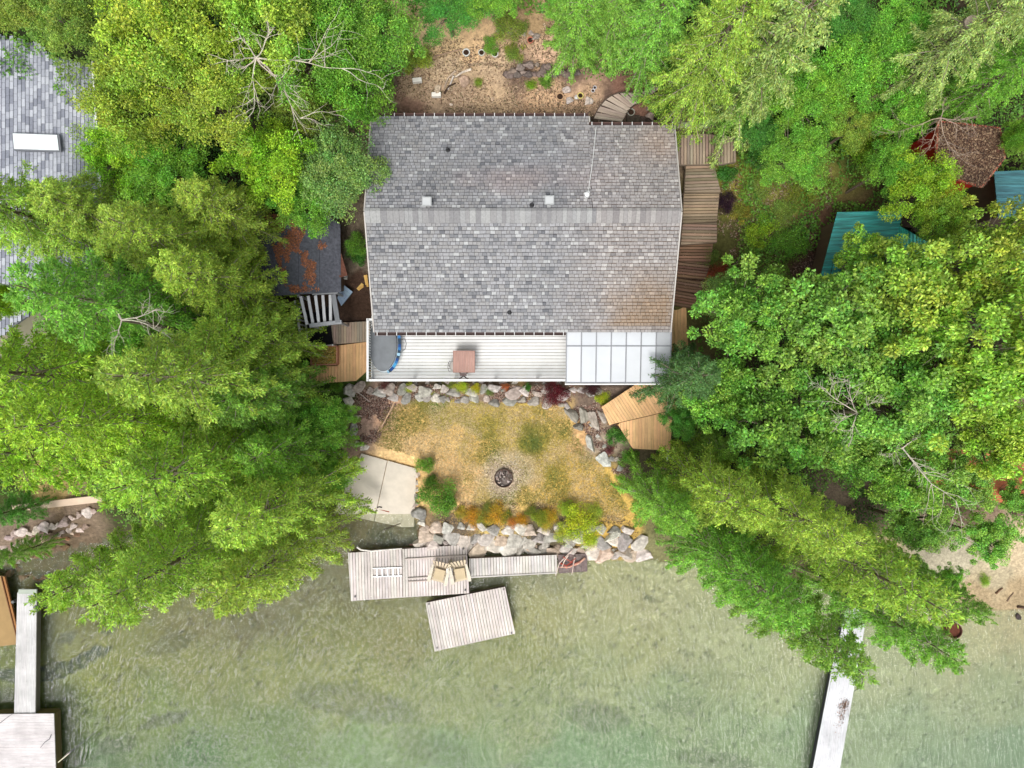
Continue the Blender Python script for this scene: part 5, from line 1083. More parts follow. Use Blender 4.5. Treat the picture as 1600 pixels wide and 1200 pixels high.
s_ = MB(); c0 = (sum(a for a, b in p4) / 4, sum(b for a, b in p4) / 4); s_.prism([(c0[0] + (a - c0[0]) * .93, c0[1] + (b - c0[1]) * .88) for a, b in p4], lambda p: zr(p) + .2, lambda p: zr(p) + .26, (.74, .80, .80)).build('skylight_pane', M['panel'], nb)
mb = MB(); mb.box(0, 0, 0, .1, .1, .1); 

# long plank walk and landing on the right
def walk(name, quads, label, cat, col=BRN, width=.13, ang=None, var=.16):
    o = empty(name, (0, 0, 0), 0, label, cat)
    for poly, z, ang, c in quads:
        mb = MB(); planks(mb, px2(poly, z), ang, width, .026, z - .045, z, c, var + .1); mb.build('tread' if 'step' in name else 'boards', M['wood'], o)
        P = px2(poly, z); mb = MB(); n = len(P)
        for i in (range(n)): mb.beam((*P[i], z - .13), (*P[(i + 1) % n], z - .13), .05, .16, tuple(v * .6 for v in c))
        mb.build('stringer', M['wood'], o)
        for a, b in P[:2]:
            g0 = gz(a, b)
            if z - g0 > .3: MB().box(a, b, (z + g0) / 2 - .15, .09, .09, z - g0, 0, tuple(v * .5 for v in c)).build('post', M['wood'], o)
    return o
DK = lin((128, 98, 78))
walk('landing', [([(1054, 212), (1100, 209), (1148, 214), (1150, 252), (1128, 256), (1056, 257)], 5.0, 90, lin((160, 142, 122)))], 'weathered brown plank landing off the upper right corner of the roof', 'landing')
walk('plank_walk', [([(1072, 259), (1116, 258), (1126, 300), (1070, 300)], 4.8, 2, lin((150, 132, 110))), ([(1069, 302), (1124, 302), (1120, 345), (1067, 348)], 4.5, 1, lin((148, 128, 106))), ([(1067, 350), (1120, 348), (1120, 378), (1064, 382)], 4.2, -1, lin((146, 124, 104))),
                   ([(1063, 384), (1114, 380), (1110, 408), (1060, 407)], 3.9, 0, DK), ([(1060, 409), (1110, 410), (1102, 436), (1057, 432)], 3.6, -6, lin((120, 92, 74))), ([(1057, 434), (1100, 440), (1094, 458), (1055, 452)], 3.3, -9, lin((116, 90, 72))), ([(1055, 454), (1096, 462), (1090, 482), (1052, 476)], 3.0, -10, lin((126, 96, 76)))],
     'long weathered brown plank walk stepping down beside the right roof edge', 'walkway')
# curved steps, each a tread
st = empty('garden_steps', (0, 0, 0), 0, 'curved flight of weathered grey wooden steps above the roof notch', 'steps'); GR2 = lin((176, 160, 146))
TR = [((927, 186), (927, 196), (973, 196), (971, 190)), ((932, 176), (928, 185), (971, 190), (976, 183)), ((938, 166), (933, 174), (974, 185), (978, 178)), ((946, 157), (940, 164), (976, 178), (981, 174)), ((956, 150), (948, 155), (979, 173), (985, 169)), ((966, 146), (958, 149), (983, 168), (990, 164)),
      ((977, 145), (969, 146), (988, 164), (995, 161)), ((989, 145), (980, 145), (994, 160), (1002, 158)), ((1000, 144), (992, 145), (1001, 157), (1009, 154)), ((1012, 140), (1003, 144), (1009, 153), (1017, 149)), ((1024, 134), (1014, 139), (1017, 148), (1024, 143)), ((1034, 126), (1026, 132), (1025, 142), (1033, 136))]
for i, tq in enumerate(TR):
    z = 4.95 + i * .09; P = px2(tq, z); A, B, C_, D_ = [Vector((*q, z)) for q in P]; mb = MB()
    for k in range(2):
        f0, f1 = k * .5, k * .5 + .47; q = [A.lerp(B, f0), A.lerp(B, f1), D_.lerp(C_, 1 - (1 - f1)) if False else D_.lerp(C_, f1), D_.lerp(C_, f0)]
        d_ = (q[3] - q[0]).normalized(); o_ = rng.uniform(0, 9); mb.prism([tuple(v[:2]) for v in q], z - .05, z, jit(GR2, .1), [(v.dot(d_) + o_, v.dot(Vector((-d_.y, d_.x, 0)))) for v in q])
    mb.build('tread', M['wood'], st)
mb = MB()
for i in range(len(TR) - 1):
    for k in (0, 3): mb.beam(W(*TR[i][k], 4.85 + i * .09), W(*TR[i + 1][k], 4.85 + i * .09 + .09), .05, .16, lin((84, 72, 62)))
mb.build('stringer', M['wood'], st)

# ------------------------------------------------------------------ boat ramp
rp = empty('boat_ramp', (0, 0, 0), 0, 'pale concrete boat ramp sloping into the lake left of the lawn', 'boat ramp')
A, B, C_, D_ = [Vector(v) for v in (W(566, 708, 1.2), W(650, 733, 1.2), W(645, 814, .0), W(522, 790, .0))]
C_ = C_ + Vector((0, -.5, 0)); D_ = D_ + Vector((0, -.35, 0)); m0 = A.lerp(B, .47); m1 = D_.lerp(C_, .5)
ct = lin((190, 181, 167))
for q in ((A, m0 - Vector((.015, 0, 0)), m1 - Vector((.015, 0, 0)), D_), (m0 + Vector((.015, 0, 0)), B, C_, m1 + Vector((.015, 0, 0)))):
    P = [tuple(v[:2]) for v in q]; mb = MB(); mb.prism(P, lambda p: ramp_z(p[0], p[1]) - .16, lambda p: ramp_z(p[0], p[1]), ct); mb.build('slab', M['concrete'], rp)
mb = MB(); mb.tube([(-7.9, -5.78, .14), (-7.3, -5.86, .12), (-6.7, -6.05, .09), (-6.0, -6.25, .05)], .035, 6, lin((150, 92, 78))); o = mb.build('rusty_cable', M['rough']); tag(o, 'rusty cable lying across the foot of the boat ramp', 'cable')
mb = MB(); 
for k in range(4): pass
p = W(593, 793, .2); mb.tube([(p.x - .12, p.y, ramp_z(p.x, p.y) + .02), (p.x, p.y + .03, ramp_z(p.x, p.y) + .03), (p.x + .12, p.y, ramp_z(p.x, p.y) + .02)], .03, 6, (.03, .03, .03)); o = mb.build('mooring_ring', M['rough']); tag(o, 'small dark iron fitting on the lower right part of the boat ramp', 'fitting')

# ------------------------------------------------------------------ fire pit
p = W(787, 747, 1.4); fz = gz(p.x, p.y); fp = empty('fire_pit', (p.x, p.y, fz), 0, 'round rusty steel fire pit full of ash and stones on the lawn', 'fire pit')
MB().lathe([(.44, -.1), (.44, .2), (.40, .2), (.40, -.1)], 0, 0, 36, lin((84, 66, 58))).build('ring', M['rough'], fp)
MB().lathe([(.40, .04), (.0, .05)], 0, 0, 24, lin((110, 100, 94))).build('ash', M['rough'], fp)
mb = MB(); r = random.Random(5)
for i in range(46):
    a = r.uniform(0, 6.28); q = .36 * math.sqrt(r.random()); mb.box(q * math.cos(a), q * math.sin(a), .07 + r.uniform(0, .05), r.uniform(.04, .12), r.uniform(.03, .08), .05, r.uniform(0, 3), jit(lin(r.choice([(150, 136, 128), (100, 84, 76), (60, 50, 46), (184, 172, 164)])), .2, r))
mb.build('embers', M['rough'], fp)
g = np.random.default_rng(8); n = 2200; a = g.uniform(0, 6.28, n); q = (.46 + np.abs(g.normal(0, .24, n))) * (1 + .18 * np.sin(a * 3 + 1) + .1 * np.sin(a * 7)); q = np.maximum(q, .46); P = np.stack([p.x + q * np.cos(a), p.y + q * np.sin(a), np.zeros(n)], 1); P[:, 2] = H(P[:, 0], P[:, 1]) + .012
nn = g.normal(0, .2, (n, 3)); nn[:, 2] += 1; L = g.uniform(.03, .07, n)
me = leaf_mesh('gravel', P, g.normal(0, 1, (n, 3)) * [1, 1, .1], nn, L, L * .8, np.array([lin((196, 176, 150)), lin((160, 142, 120)), lin((208, 190, 164)), lin((132, 112, 94))])[g.integers(0, 4, n)]); me.materials.clear(); me.materials.append(M['rough'])
o = bpy.data.objects.new('gravel', me); COL.objects.link(o); tag(o, 'ring of pale gravel and ash round the fire pit', 'gravel', kind='stuff')

# ------------------------------------------------------------------ boulders
def rock_proto(seed):
    import bmesh
    g = np.random.default_rng(seed); bm = bmesh.new(); bmesh.ops.create_icosphere(bm, subdivisions=3, radius=1)
    ns = rnd_unit(g, 16); ds = g.uniform(.38, .8, 16)
    for v in bm.verts:
        c = np.array(v.co)
        for n_, d_ in zip(ns, ds):
            k = c @ n_
            if k > d_: c = c - n_ * (k - d_)
        c = c * (1.25 + .06 * math.sin(c[0] * 11 + seed) * math.sin(c[1] * 10 + c[2] * 7)); v.co = c
    me = bpy.data.meshes.new('boulder'); bm.to_mesh(me); bm.free()
    ca = me.color_attributes.new('Col', 'FLOAT_COLOR', 'CORNER'); ca.data.foreach_set('color', [1.0] * (4 * len(me.loops)))
    me.materials.append(M['rock']); return me
ROCKS = [rock_proto(900 + i) for i in range(8)]
def rock(px, py, sx, sy, sz, col, label, group, rz=None, up=.35, name='boulder', r=rng):
    p = W(px, py, 1.0)
    for _ in range(3): p = W(px, py, max(-.1, gz(p.x, p.y)) + sz * up)
    o = bpy.data.objects.new(name, r.choice(ROCKS)); COL.objects.link(o); o.location = p; o.scale = (sx, sy, sz)
    o.rotation_euler = (r.uniform(-.2, .2), r.uniform(-.2, .2), r.uniform(0, 6.28) if rz is None else rz); o.color = (*jit(lin(col), .14, r), 1); tag(o, label, 'boulder' if name == 'boulder' else 'stone', group); return o
r = random.Random(41); BG = [(196, 188, 177), (202, 192, 180), (180, 172, 162), (190, 172, 154), (160, 154, 146)]; GG = [(168, 162, 154), (186, 180, 170), (150, 146, 138), (176, 164, 152), (198, 190, 180)]
def row(x0, y0, x1, y1, step, s0, s1, cols, label, group, jy=3, sz=.6, cwords=None, segs=None):
    L_ = math.hypot(x1 - x0, y1 - y0); d_ = 0
    while d_ < L_:
        s = r.uniform(s0, s1); f = d_ / L_; ci = r.randrange(len(cols)); cw = cwords[ci] if cwords else ''; lab = label.format(c=cw, s=segs[min(len(segs) - 1, int(f * len(segs)))] if segs else ''); rock(x0 + (x1 - x0) * f + r.uniform(-2, 2), y0 + (y1 - y0) * f + r.uniform(-jy, jy), s * r.uniform(.9, 1.35), s * r.uniform(.7, 1), s * sz * r.uniform(.8, 1.2), cols[ci], lab, group, r.uniform(-.5, .5), r=r); d_ += step * (s / ((s0 + s1) / 2))
GB = 'boulders of the shoreline wall'; CW = ['pale', 'cream', 'grey white', 'pinkish tan', 'mid grey']
SG = ['behind the wide dock', 'above the start of the gangway', 'above the middle of the gangway', 'above the driftwood mat', 'near the right cedars']
kw = dict(cwords=CW, segs=SG)
row(658, 850, 1010, 866, 20, .38, .56, BG, '{c} boulder at the waterline of the shore wall, {s}', GB, 3, .6, **kw); row(664, 837, 1000, 847, 19, .34, .5, BG, '{c} boulder in the middle of the shore wall, {s}', GB, 4, .6, **kw)
row(680, 824, 985, 830, 18, .24, .40, BG, '{c} boulder topmost in the shore wall, {s}', GB, 4, .6, **kw); row(700, 843, 985, 856, 22, .2, .3, BG, 'small {c} stone wedged in the shore wall, {s}', GB, 6, .9, **kw)
rock(978, 862, .62, .42, .35, (176, 168, 156), 'big flat grey boulder half in the water at the right end of the shoreline wall', GB, .1)
rock(960, 835, .55, .2, .3, (216, 208, 198), 'long narrow white slab standing in the shoreline wall near its right end', GB, .6)
GB2 = 'boulders under the white deck'; CW2 = ['grey', 'pale grey', 'dark grey', 'tan grey', 'whitish']
kw = dict(cwords=CW2, segs=['under the pool end', 'left of the yellow tufts', 'below the patio table', 'left of the crimson maple', 'beside the crimson maple', 'near the plank deck'])
row(592, 607, 940, 612, 17, .2, .42, GG, '{c} boulder in the row close to the white deck, {s}', GB2, 5, .5, **kw); row(615, 620, 700, 624, 16, .2, .34, GG, '{c} boulder on the upper left edge of the lawn', GB2, 3, .5, cwords=CW2)
row(700, 623, 890, 630, 18, .16, .34, GG, '{c} boulder along the upper edge of the lawn, {s}', GB2, 4, .5, cwords=CW2, segs=['below the patio table', 'in its middle', 'left of the crimson maple', 'under the crimson maple']); row(605, 598, 930, 600, 17, .12, .22, GG, 'small {c} stone at the foot of the white deck, {s}', GB2, 3, .5, **kw)
LB = '{c} boulder at the left corner of the lawn by the bark bed'; GB3 = 'boulders left of the lawn'
row(546, 612, 552, 668, 14, .24, .38, GG, '{c} boulder in the column left of the bark bed, {s}', GB3, 3, .5, cwords=CW2, segs=['top', 'middle', 'bottom']); row(562, 606, 600, 612, 16, .24, .34, GG, '{c} boulder above the bark bed under the deck corner', GB3, 4, .5, cwords=CW2); row(558, 695, 574, 700, 12, .16, .24, [(220, 212, 200)], 'white rock at the top left corner of the boat ramp', GB3, 2, .5); row(536, 712, 546, 770, 15, .22, .36, BG, 'pale rock along the left side of the boat ramp', 'rocks left of the ramp', 3, .5)
row(652, 745, 650, 800, 10, .14, .22, GG, 'small grey rock stacked along the right side of the boat ramp', 'rocks right of the ramp', 2, .8); row(655, 806, 668, 834, 10, .2, .32, BG, '{c} rock where the boat ramp meets the shoreline wall, {s}', 'rocks at ramp foot', 3, cwords=CW, segs=['uppermost', 'middle', 'lowest'])
for px, py, a, b, rz, c, lb in ((894, 650, .55, .24, -1.0, (158, 152, 140), 'long grey stone slab leftmost of the fanned slabs by the plank deck'), (911, 650, .55, .25, -1.35, (170, 164, 150), 'long grey stone slab second of the fanned slabs by the plank deck'), (928, 655, .62, .22, -1.15, (162, 154, 142), 'long grey stone slab third of the fanned slabs by the plank deck'),
                                (941, 650, .42, .2, -1.0, (176, 166, 154), 'grey slab nearest the plank deck corner'), (921, 690, .5, .22, -1.05, (198, 194, 182), 'pale slab below the fanned slabs on the lawn edge'), (944, 717, .5, .3, -.8, (190, 188, 180), 'light rounded slab lowest on the right lawn edge'), (905, 668, .3, .18, -.6, (150, 142, 130), 'small dark slab below the fanned slabs')):
    rock(px, py, a, b, .16, c, lb, 'stone slabs right of the lawn', rz, .5)
row(925, 668, 952, 700, 11, .10, .16, GG, '{c} cobble between the upper slabs right of the lawn', 'cobbles right of the lawn', 7, cwords=CW2); row(955, 712, 975, 735, 10, .12, .2, GG, '{c} cobble beside the lowest slab right of the lawn', 'cobbles right of the lawn', 6, cwords=CW2)
# west shore rocks
CW3 = ['pinkish', 'mauve brown', 'pale']; kw = dict(cwords=CW3, segs=['at the left end', 'left of its middle', 'right of its middle', 'at the right end'])
row(14, 838, 150, 800, 11, .16, .30, [(196, 178, 168), (170, 152, 144), (208, 194, 184)], '{c} rock just under the concrete shore wall, {s}', 'rocks under the concrete shore wall', 4, .6, **kw); row(6, 855, 140, 818, 10, .14, .28, [(196, 178, 168), (160, 136, 124), (182, 164, 156)], '{c} rock lower down the bank under the concrete shore wall, {s}', 'rocks under the concrete shore wall', 5, .6, **kw)
CW4 = ['rusty brown', 'dull brown', 'tan']; kw = dict(cwords=CW4, segs=['farthest left', 'in the middle', 'farthest right'])
row(40, 854, 128, 830, 9, .12, .22, [(166, 124, 92), (140, 112, 90), (196, 170, 150)], '{c} wet stone at the west waterline, {s}', 'wet stones on the west shore', 5, .6, **kw); row(45, 872, 110, 848, 8, .1, .2, [(120, 96, 70), (110, 90, 66), (134, 112, 86)], '{c} stone lying in the shallows of the west shore, {s}', 'wet stones on the west shore', 6, .6, **kw)
row(14, 888, 76, 912, 8, .12, .22, [(112, 86, 62), (104, 84, 60), (126, 104, 78)], '{c} stone around the head of the long gangway, {s}', 'wet stones on the west shore', 8, .6, **kw)
# stones on the slope behind the house
row(795, 118, 905, 112, 10, .14, .28, [(128, 112, 104), (110, 98, 92), (146, 132, 122)], '{c} rock in the lower row of the terrace wall, {s}', 'rocks of the terrace wall', 5, .7, cwords=['grey brown', 'dark', 'light brown'], segs=['left end', 'middle', 'right end']); row(800, 108, 880, 100, 11, .12, .24, [(140, 124, 114), (120, 106, 98)], '{c} rock in the upper row of the terrace wall, {s}', 'rocks of the terrace wall', 5, .7, cwords=['brown', 'dark'], segs=['left end', 'middle', 'right end'])
row(780, 50, 850, 60, 12, .1, .22, [(160, 146, 134), (176, 160, 148)], 'grey rock near the top of the bare slope', 'rocks high on the slope', 6); row(1060, 192, 1115, 198, 11, .14, .22, [(206, 196, 186), (150, 136, 126)], 'rock along the upper edge of the plank landing', 'rocks above the landing', 5)
row(1012, 172, 1020, 194, 8, .1, .18, [(120, 104, 96), (150, 134, 124)], 'small rock right of the curved steps', 'rocks beside the curved steps', 5)
for px, py, s, c, lb in ((885, 142, .2, (204, 192, 182), 'pale stone upper of the cluster right of the ring shaped pot'), (890, 158, .18, (214, 204, 194), 'pale stone lower of the cluster right of the ring shaped pot'), (919, 158, .24, (206, 192, 180), 'pale pinkish stone left of the curved steps'), (901, 152, .1, (220, 214, 206), 'tiny white stone beside the yellow ring pot'), (723, 126, .28, (176, 150, 130), 'tan rock right of the broken branches on the slope'), (685, 140, .2, (196, 174, 150), 'tan rock at the end of the branch heap'), (581, 153, .12, (226, 212, 186), 'small cream stone at the left foot of the slope'), (705, 163, .08, (220, 200, 180), 'tiny pink stone above the roof edge'), (1079, 190, .16, (224, 218, 208), 'round white stone behind the landing'), (770, 155, .1, (206, 176, 150), 'small buff stone at the foot of the slope')):
    rock(px, py, s, s * .8, s * .5, c, lb, 'loose stones behind the house', name='stone')
for px, py, rz, lb in ((652, 126, .08, 'white concrete block farther left on the bare slope'), (682, 149, .03, 'white concrete block nearer the roof on the bare slope')):
    p = W(px, py, 5.5); p = W(px, py, gz(p.x, p.y) + .1); mb = MB(); 
    mb.box(0, .045, .1, .36, .03, .2, 0, lin((232, 228, 218))); mb.box(0, -.045, .1, .36, .03, .2, 0, lin((232, 228, 218))); mb.box(0, 0, .12, .36, .06, .155, 0, lin((226, 222, 212)))
    o = mb.build('concrete_block', M['concrete']); o.location = (p.x, p.y, gz(p.x, p.y)); o.rotation_euler = (0, 0, rz); o.scale = (1.05, 1.4, 1); tag(o, lb, 'block', 'loose concrete blocks')
def pot(px, py, rad, col, lb, soil=(60, 44, 34)):
    p = W(px, py, 5.5); p = W(px, py, gz(p.x, p.y) + .2); o = empty('plant_pot', (p.x, p.y, gz(p.x, p.y) - .02), 0, lb, 'pot', 'garden pots')
    MB().lathe([(rad * .7, 0), (rad * .95, rad * 1.3), (rad * 1.08, rad * 1.32), (rad * 1.08, rad * 1.55), (rad * .86, rad * 1.55), (rad * .8, rad * 1.2)], 0, 0, 20, lin(col)).build('rim', M['plain'], o); MB().lathe([(rad * .84, rad * 1.25), (0, rad * 1.3)], 0, 0, 16, lin(soil)).build('soil', M['rough'], o)
for a in ((728, 79, .14, (206, 206, 200), 'white ring pot leftmost of the row on the upper slope'), (752, 78, .12, (196, 196, 186), 'white pot in the middle of the row on the upper slope'), (773, 78, .13, (214, 208, 200), 'white pot rightmost of the row on the upper slope'), (875, 151, .15, (188, 152, 118), 'terracotta pot on the slope left of the pale stones'), (907, 149, .12, (222, 206, 120), 'yellow rimmed pot among the pale stones'),
          (986, 175, .15, (150, 148, 136), 'grey pot in the bend of the curved steps'), (1079, 172, .13, (150, 84, 66), 'rust red pot behind the roof right of the steps'), (829, 57, .12, (176, 106, 84), 'small red pot near the top of the slope'), (930, 135, .07, (200, 204, 214), 'tiny white cup above the steps'), (927, 140, .07, (214, 214, 220), 'tiny white cup left of its twin above the steps')): pot(*a)
# branches on the slope
def stick(pts, rad, col, label, cat, z=None, grp=None, nm='fallen_branch'):
    Q = []
    for q in pts:
        if len(q) == 3: Q.append(W(*q))
        else:
            p = W(q[0], q[1], 3); 
            for _ in range(3): p = W(q[0], q[1], gz(p.x, p.y) + rad)
            Q.append(p)
    mb = MB(); mb.tube(Q, [rad * (1 - .6 * i / len(Q)) for i in range(len(Q))], 6, lin(col)); o = mb.build(nm, M['bark']); tag(o, label, cat, grp); return o
stick([(736, 108), (722, 113), (712, 120)], .05, (220, 206, 190), 'pale straight branch uppermost of the heap on the slope', 'branch', grp='heap of branches'); stick([(712, 110), (700, 122), (694, 137)], .04, (190, 170, 150), 'grey curved branch left of the heap on the slope', 'branch', grp='heap of branches'); stick([(709, 118), (704, 130), (700, 140)], .04, (200, 190, 180), 'short grey branch in the middle of the heap', 'branch', grp='heap of branches')
stick([(694, 146), (702, 134), (712, 130)], .05, (70, 56, 46), 'dark short log at the bottom of the heap on the slope', 'log', grp='heap of branches'); stick([(645, 98), (680, 88), (720, 77)], .035, (170, 142, 120), 'long thin pole lying along the dry grass', 'pole')
stick([(621, 617), (612, 637), (600, 660), (590, 675)], .05, (206, 172, 140), 'long tan branch lying across the bark bed', 'branch'); stick([(552, 608), (566, 618), (578, 628)], .03, (190, 176, 164), 'thin pale twig on the left rocks', 'branch')

# ------------------------------------------------------------------ docks
def dock(name, poly, z, ang, label, col=lin((206, 196, 190)), width=.14, th=.05, depth=.28, fr=(110, 96, 84), var=.1, mat='wood', gap=.02):
    o = empty(name, (0, 0, 0), 0, label, 'dock'); P = px2(poly, z); mb = MB(); planks(mb, P, ang, width, gap, z - th, z, col, var); mb.build('deck_boards', M[mat], o)
    n = len(P); cx = sum(a for a, b in P) / n; cy = sum(b for a, b in P) / n; mb = MB()
    for i in range(n):
        a = Vector((*P[i], z - th - depth / 2)); b = Vector((*P[(i + 1) % n], z - th - depth / 2)); c0 = Vector((cx, cy, a.z)); a = a + (c0 - a).normalized() * .05; b = b + (c0 - b).normalized() * .05; mb.beam(a, b, .05, depth, jit(lin(fr), .1))
    mb.build('frame', M['wood'], o); return o, P
d1, P1 = dock('floating_dock', [(544, 864), (729, 851), (733, 927), (548, 939)], .45, 91.5, 'wide wooden dock carrying two beige chairs and a white ladder')
MB().beam(W(633, 874, .5), W(729, 868, .5), .07, .07, lin((196, 184, 176))).build('trim_board', M['wood'], d1); MB().beam(W(628, 860, .5), W(629, 932, .5), .02, .02, lin((120, 104, 96))).build('seam', M['wood'], d1)
mb = MB(); mb.beam(W(637, 904, .51), W(733, 897, .51), .05, .06, lin((186, 176, 168))); mb.beam(W(637, 909, .5), W(672, 907, .5), .04, .05, lin((176, 162, 154))); mb.build('trim_board', M['wood'], d1)
for q in ((555, 932), (727, 922), (724, 857)): 
    p = W(*q, .47); MB().lathe([(.05, p.z - .02), (.05, p.z + .03), (.02, p.z + .04)], p.x, p.y, 10, (.1, .09, .09)).build('bolt', M['metal'], d1)
for q in ((552, 872), (725, 860), (729, 920), (556, 930)): p = W(*q, 0); MB().lathe([(.07, -1.2), (.07, .38)], p.x, p.y, 8, lin((96, 84, 72))).build('piling', M['bark'], d1)
d2, P2 = dock('swim_raft', [(665, 942), (789, 917), (805, 990), (679, 1018)], .42, 101, 'detached square wooden raft lying askew below the wide dock', lin((208, 198, 192)))
for q in ((670, 944), (787, 921), (799, 989), (683, 1012)): p = W(*q, .43); MB().lathe([(.045, p.z - .02), (.045, p.z + .03), (.0, p.z + .035)], p.x, p.y, 10, (.12, .1, .1)).build('bolt', M['metal'], d2)
d3, P3 = dock('gangway', [(733, 873), (870, 867), (871, 896), (734, 903)], .5, 92, 'narrow wooden gangway leading right from the wide dock', lin((204, 198, 192)), depth=.18)
MB().beam(W(733, 902, .52), W(870, 895, .52), .06, .05, lin((196, 190, 184))).build('trim_board', M['wood'], d3)
o = MB(); planks(o, px2([(872, 867), (917, 865), (918, 893), (873, 896)], .38), 92, .3, .01, .2, .38, lin((122, 108, 106)), .1); o = o.build('rubber_mat', M['rough']); tag(o, 'dark brown matting at the right end of the gangway under red driftwood', 'mat')
for k, (pts, rad, c, lb) in enumerate([([(895, 859, .5), (884, 870, .55), (874, 880, .55), (868, 900, .5)], .035, (206, 186, 176), 'long pale driftwood limb crossing the end of the gangway'), ([(914, 872, .5), (905, 880, .5), (890, 886, .52), (874, 886, .5)], .05, (206, 160, 140), 'pinkish driftwood limb curved over the dark matting'), ([(898, 870, .5), (896, 882, .55), (894, 896, .5)], .04, (196, 176, 166), 'short driftwood piece standing across the matting'),
                                  ([(880, 870, .56), (892, 878, .58), (900, 872, .56)], .035, (176, 96, 84), 'red driftwood twig on the dark matting'), ([(876, 880, .5), (885, 884, .56), (894, 878, .52), (900, 884, .5)], .045, (160, 70, 58), 'twisted red root on the dark matting'), ([(888, 868, .6), (882, 876, .58), (878, 886, .56)], .03, (230, 206, 190), 'cream driftwood splinter on the dark matting'), ([(884, 888, .5), (892, 884, .52), (908, 876, .5)], .03, (190, 120, 104), 'thin reddish branch on the dark matting')]):
    stick(pts, rad, c, lb, 'driftwood', grp='driftwood on the gangway', nm='driftwood')
stick([(558, 855, .45), (564, 859, .5), (580, 861, .5), (628, 857, .5)], .05, (222, 216, 208), 'white curved pipe along the upper edge of the wide dock', 'pipe', nm='pipe'); stick([(640, 851, .05), (655, 852, .1), (668, 849, .05)], .04, (170, 130, 116), 'reddish driftwood behind the wide dock', 'driftwood', nm='driftwood')
stick([(600, 828, .0), (612, 823, .05), (626, 818, .08)], .03, (70, 60, 50), 'dark waterlogged branch in the shallows below the ramp', 'branch'); stick([(780, 855, .1), (800, 862, .1), (812, 864, .1)], .035, (206, 150, 130), 'reddish driftwood among the shoreline boulders', 'driftwood', nm='driftwood')
# ladder
p = W(605, 894, .52); ld = empty('ladder', (p.x, p.y, .47), R(2), 'white metal ladder lying flat on the wide dock', 'ladder')
for s_ in (-1, 1): MB().beam((-.70, s_ * .20, .03), (.70, s_ * .20, .03), .045, .05, WHITE).build('rail', M['metal'], ld)
for i in range(5): MB().beam((-.5 + .26 * i, -.19, .03), (-.5 + .26 * i, .19, .03), .06, .03, WHITE).build('rung', M['metal'], ld)
# adirondack chairs
def adirondack(px, py, rz, label):
    p = W(px, py, .7); o = empty('lounge_chair', (p.x, p.y, .46), rz, label, 'chair', 'beige chairs on the dock'); CR = lin((198, 182, 156)); C2 = lin((212, 202, 184))
    mb = MB()
    for i in range(6): y = -.28 + .1 * i; mb.box(0, y, .38 - .02 * i, .52, .085, .022, 0, jit(CR, .06))
    mb.build('seat', M['wood'], o); o.scale = (1.18, 1.18, 1.05); mb = MB()
    for i in range(6):
        a = (i - 2.5) * .1; mb.beam((a, .24, .26), (a * 1.35, .60 - abs(a) * .15, .92 - abs(a) * .35), .085, .02, jit(CR, .06), up=Vector((0, 1, 0)))
    mb.build('backrest', M['wood'], o)
    for s_ in (-1, 1):
        MB().prism([(s_ * .27, -.36), (s_ * .40, -.38), (s_ * .42, -.2), (s_ * .37, .34), (s_ * .29, .36)], .55, .575, C2).build('arm', M['wood'], o)
        MB().beam((s_ * .31, -.30, 0), (s_ * .31, -.30, .55), .09, .03, CR).build('leg', M['wood'], o); MB().beam((s_ * .27, -.28, .33), (s_ * .27, .55, .02), .03, .1, CR).build('leg', M['wood'], o)
    mb = MB(); mb.prism([(-.2, -.22), (.2, -.24), (.22, .18), (-.2, .2)], .40, .45, lin((186, 168, 136))); mb.build('cushion', M['cover'], o)
adirondack(687, 895, R(-14), 'beige wooden lounge chair on the left of the pair on the dock'); adirondack(719, 894, R(12), 'beige wooden lounge chair on the right of the pair on the dock')
p = W(703, 893, .6); tb = empty('side_table', (p.x, p.y, .46), 0, 'small white side table between the two lounge chairs', 'table'); MB().box(0, 0, .40, .3, .42, .03, 0, WHITE).build('tabletop', M['plain'], tb)
for sx in (-1, 1):
    for sy in (-1, 1): MB().box(sx * .11, sy * .16, .195, .03, .03, .38, 0, OW).build('leg', M['plain'], tb)

# left docks
d4, _ = dock('gangway', [(27, 926), (57, 926), (55, 1116), (22, 1116)], .62, 90, 'long pale grey gangway running out from the rocks at the far left', lin((196, 194, 192)), width=.12, fr=(90, 86, 76), gap=.004, var=.03)
MB().prism(px2([(29, 921), (57, 921), (57, 928), (28, 928)], .68), .6, .68, lin((150, 158, 144))).build('hinge_plate', M['metal'], d4)
for q in ((26, 938), (59, 936), (60, 946)): p = W(*q, .4); MB().lathe([(.07, -1.0), (.07, .7)], p.x, p.y, 10, lin((90, 92, 90))).build('piling', M['metal'], d4)
d5, P5 = dock('dock_platform', [(-90, 1117), (84, 1115), (90, 1290), (-90, 1290)], .7, 0, 'broad white dock platform cut by the lower left corner of the picture', lin((200, 194, 193)), width=.15, gap=.003, var=.03, depth=.5, fr=(86, 78, 44))
mb = MB(); mb.beam(W(88, 1112, .3), W(92, 1290, .3), .1, .5, lin((96, 88, 48))); mb.beam(W(0, 1112, .3), W(90, 1111, .3), .1, .4, lin((96, 88, 48))); mb.build('bumper', M['wood'], d5)
stick([(0, 1130, .72), (10, 1122, .72), (19, 1116, .72)], .012, (60, 60, 64), 'thin dark line at the top left of the white platform', 'rope', nm='rope'); stick([(80, 1148, .73), (77, 1155, .73), (70, 1160, .73), (63, 1168, .73)], .018, (110, 110, 114), 'short grey rope on the white platform', 'rope', nm='rope')
p = W(90, 1191, .6); mb = MB(); mb.tube([W(91, 1191, .75), W(108, 1177, 1.0)], .025, 6, lin((196, 190, 160))); mb.tube([W(108, 1177, 1.0), W(151, 1142, 1.6)], [.02, .012], 6, (.02, .025, .02)); o = mb.build('mooring_whip', M['metal']); tag(o, 'thin slanting pole with a black upper half reaching out from the white platform', 'pole')
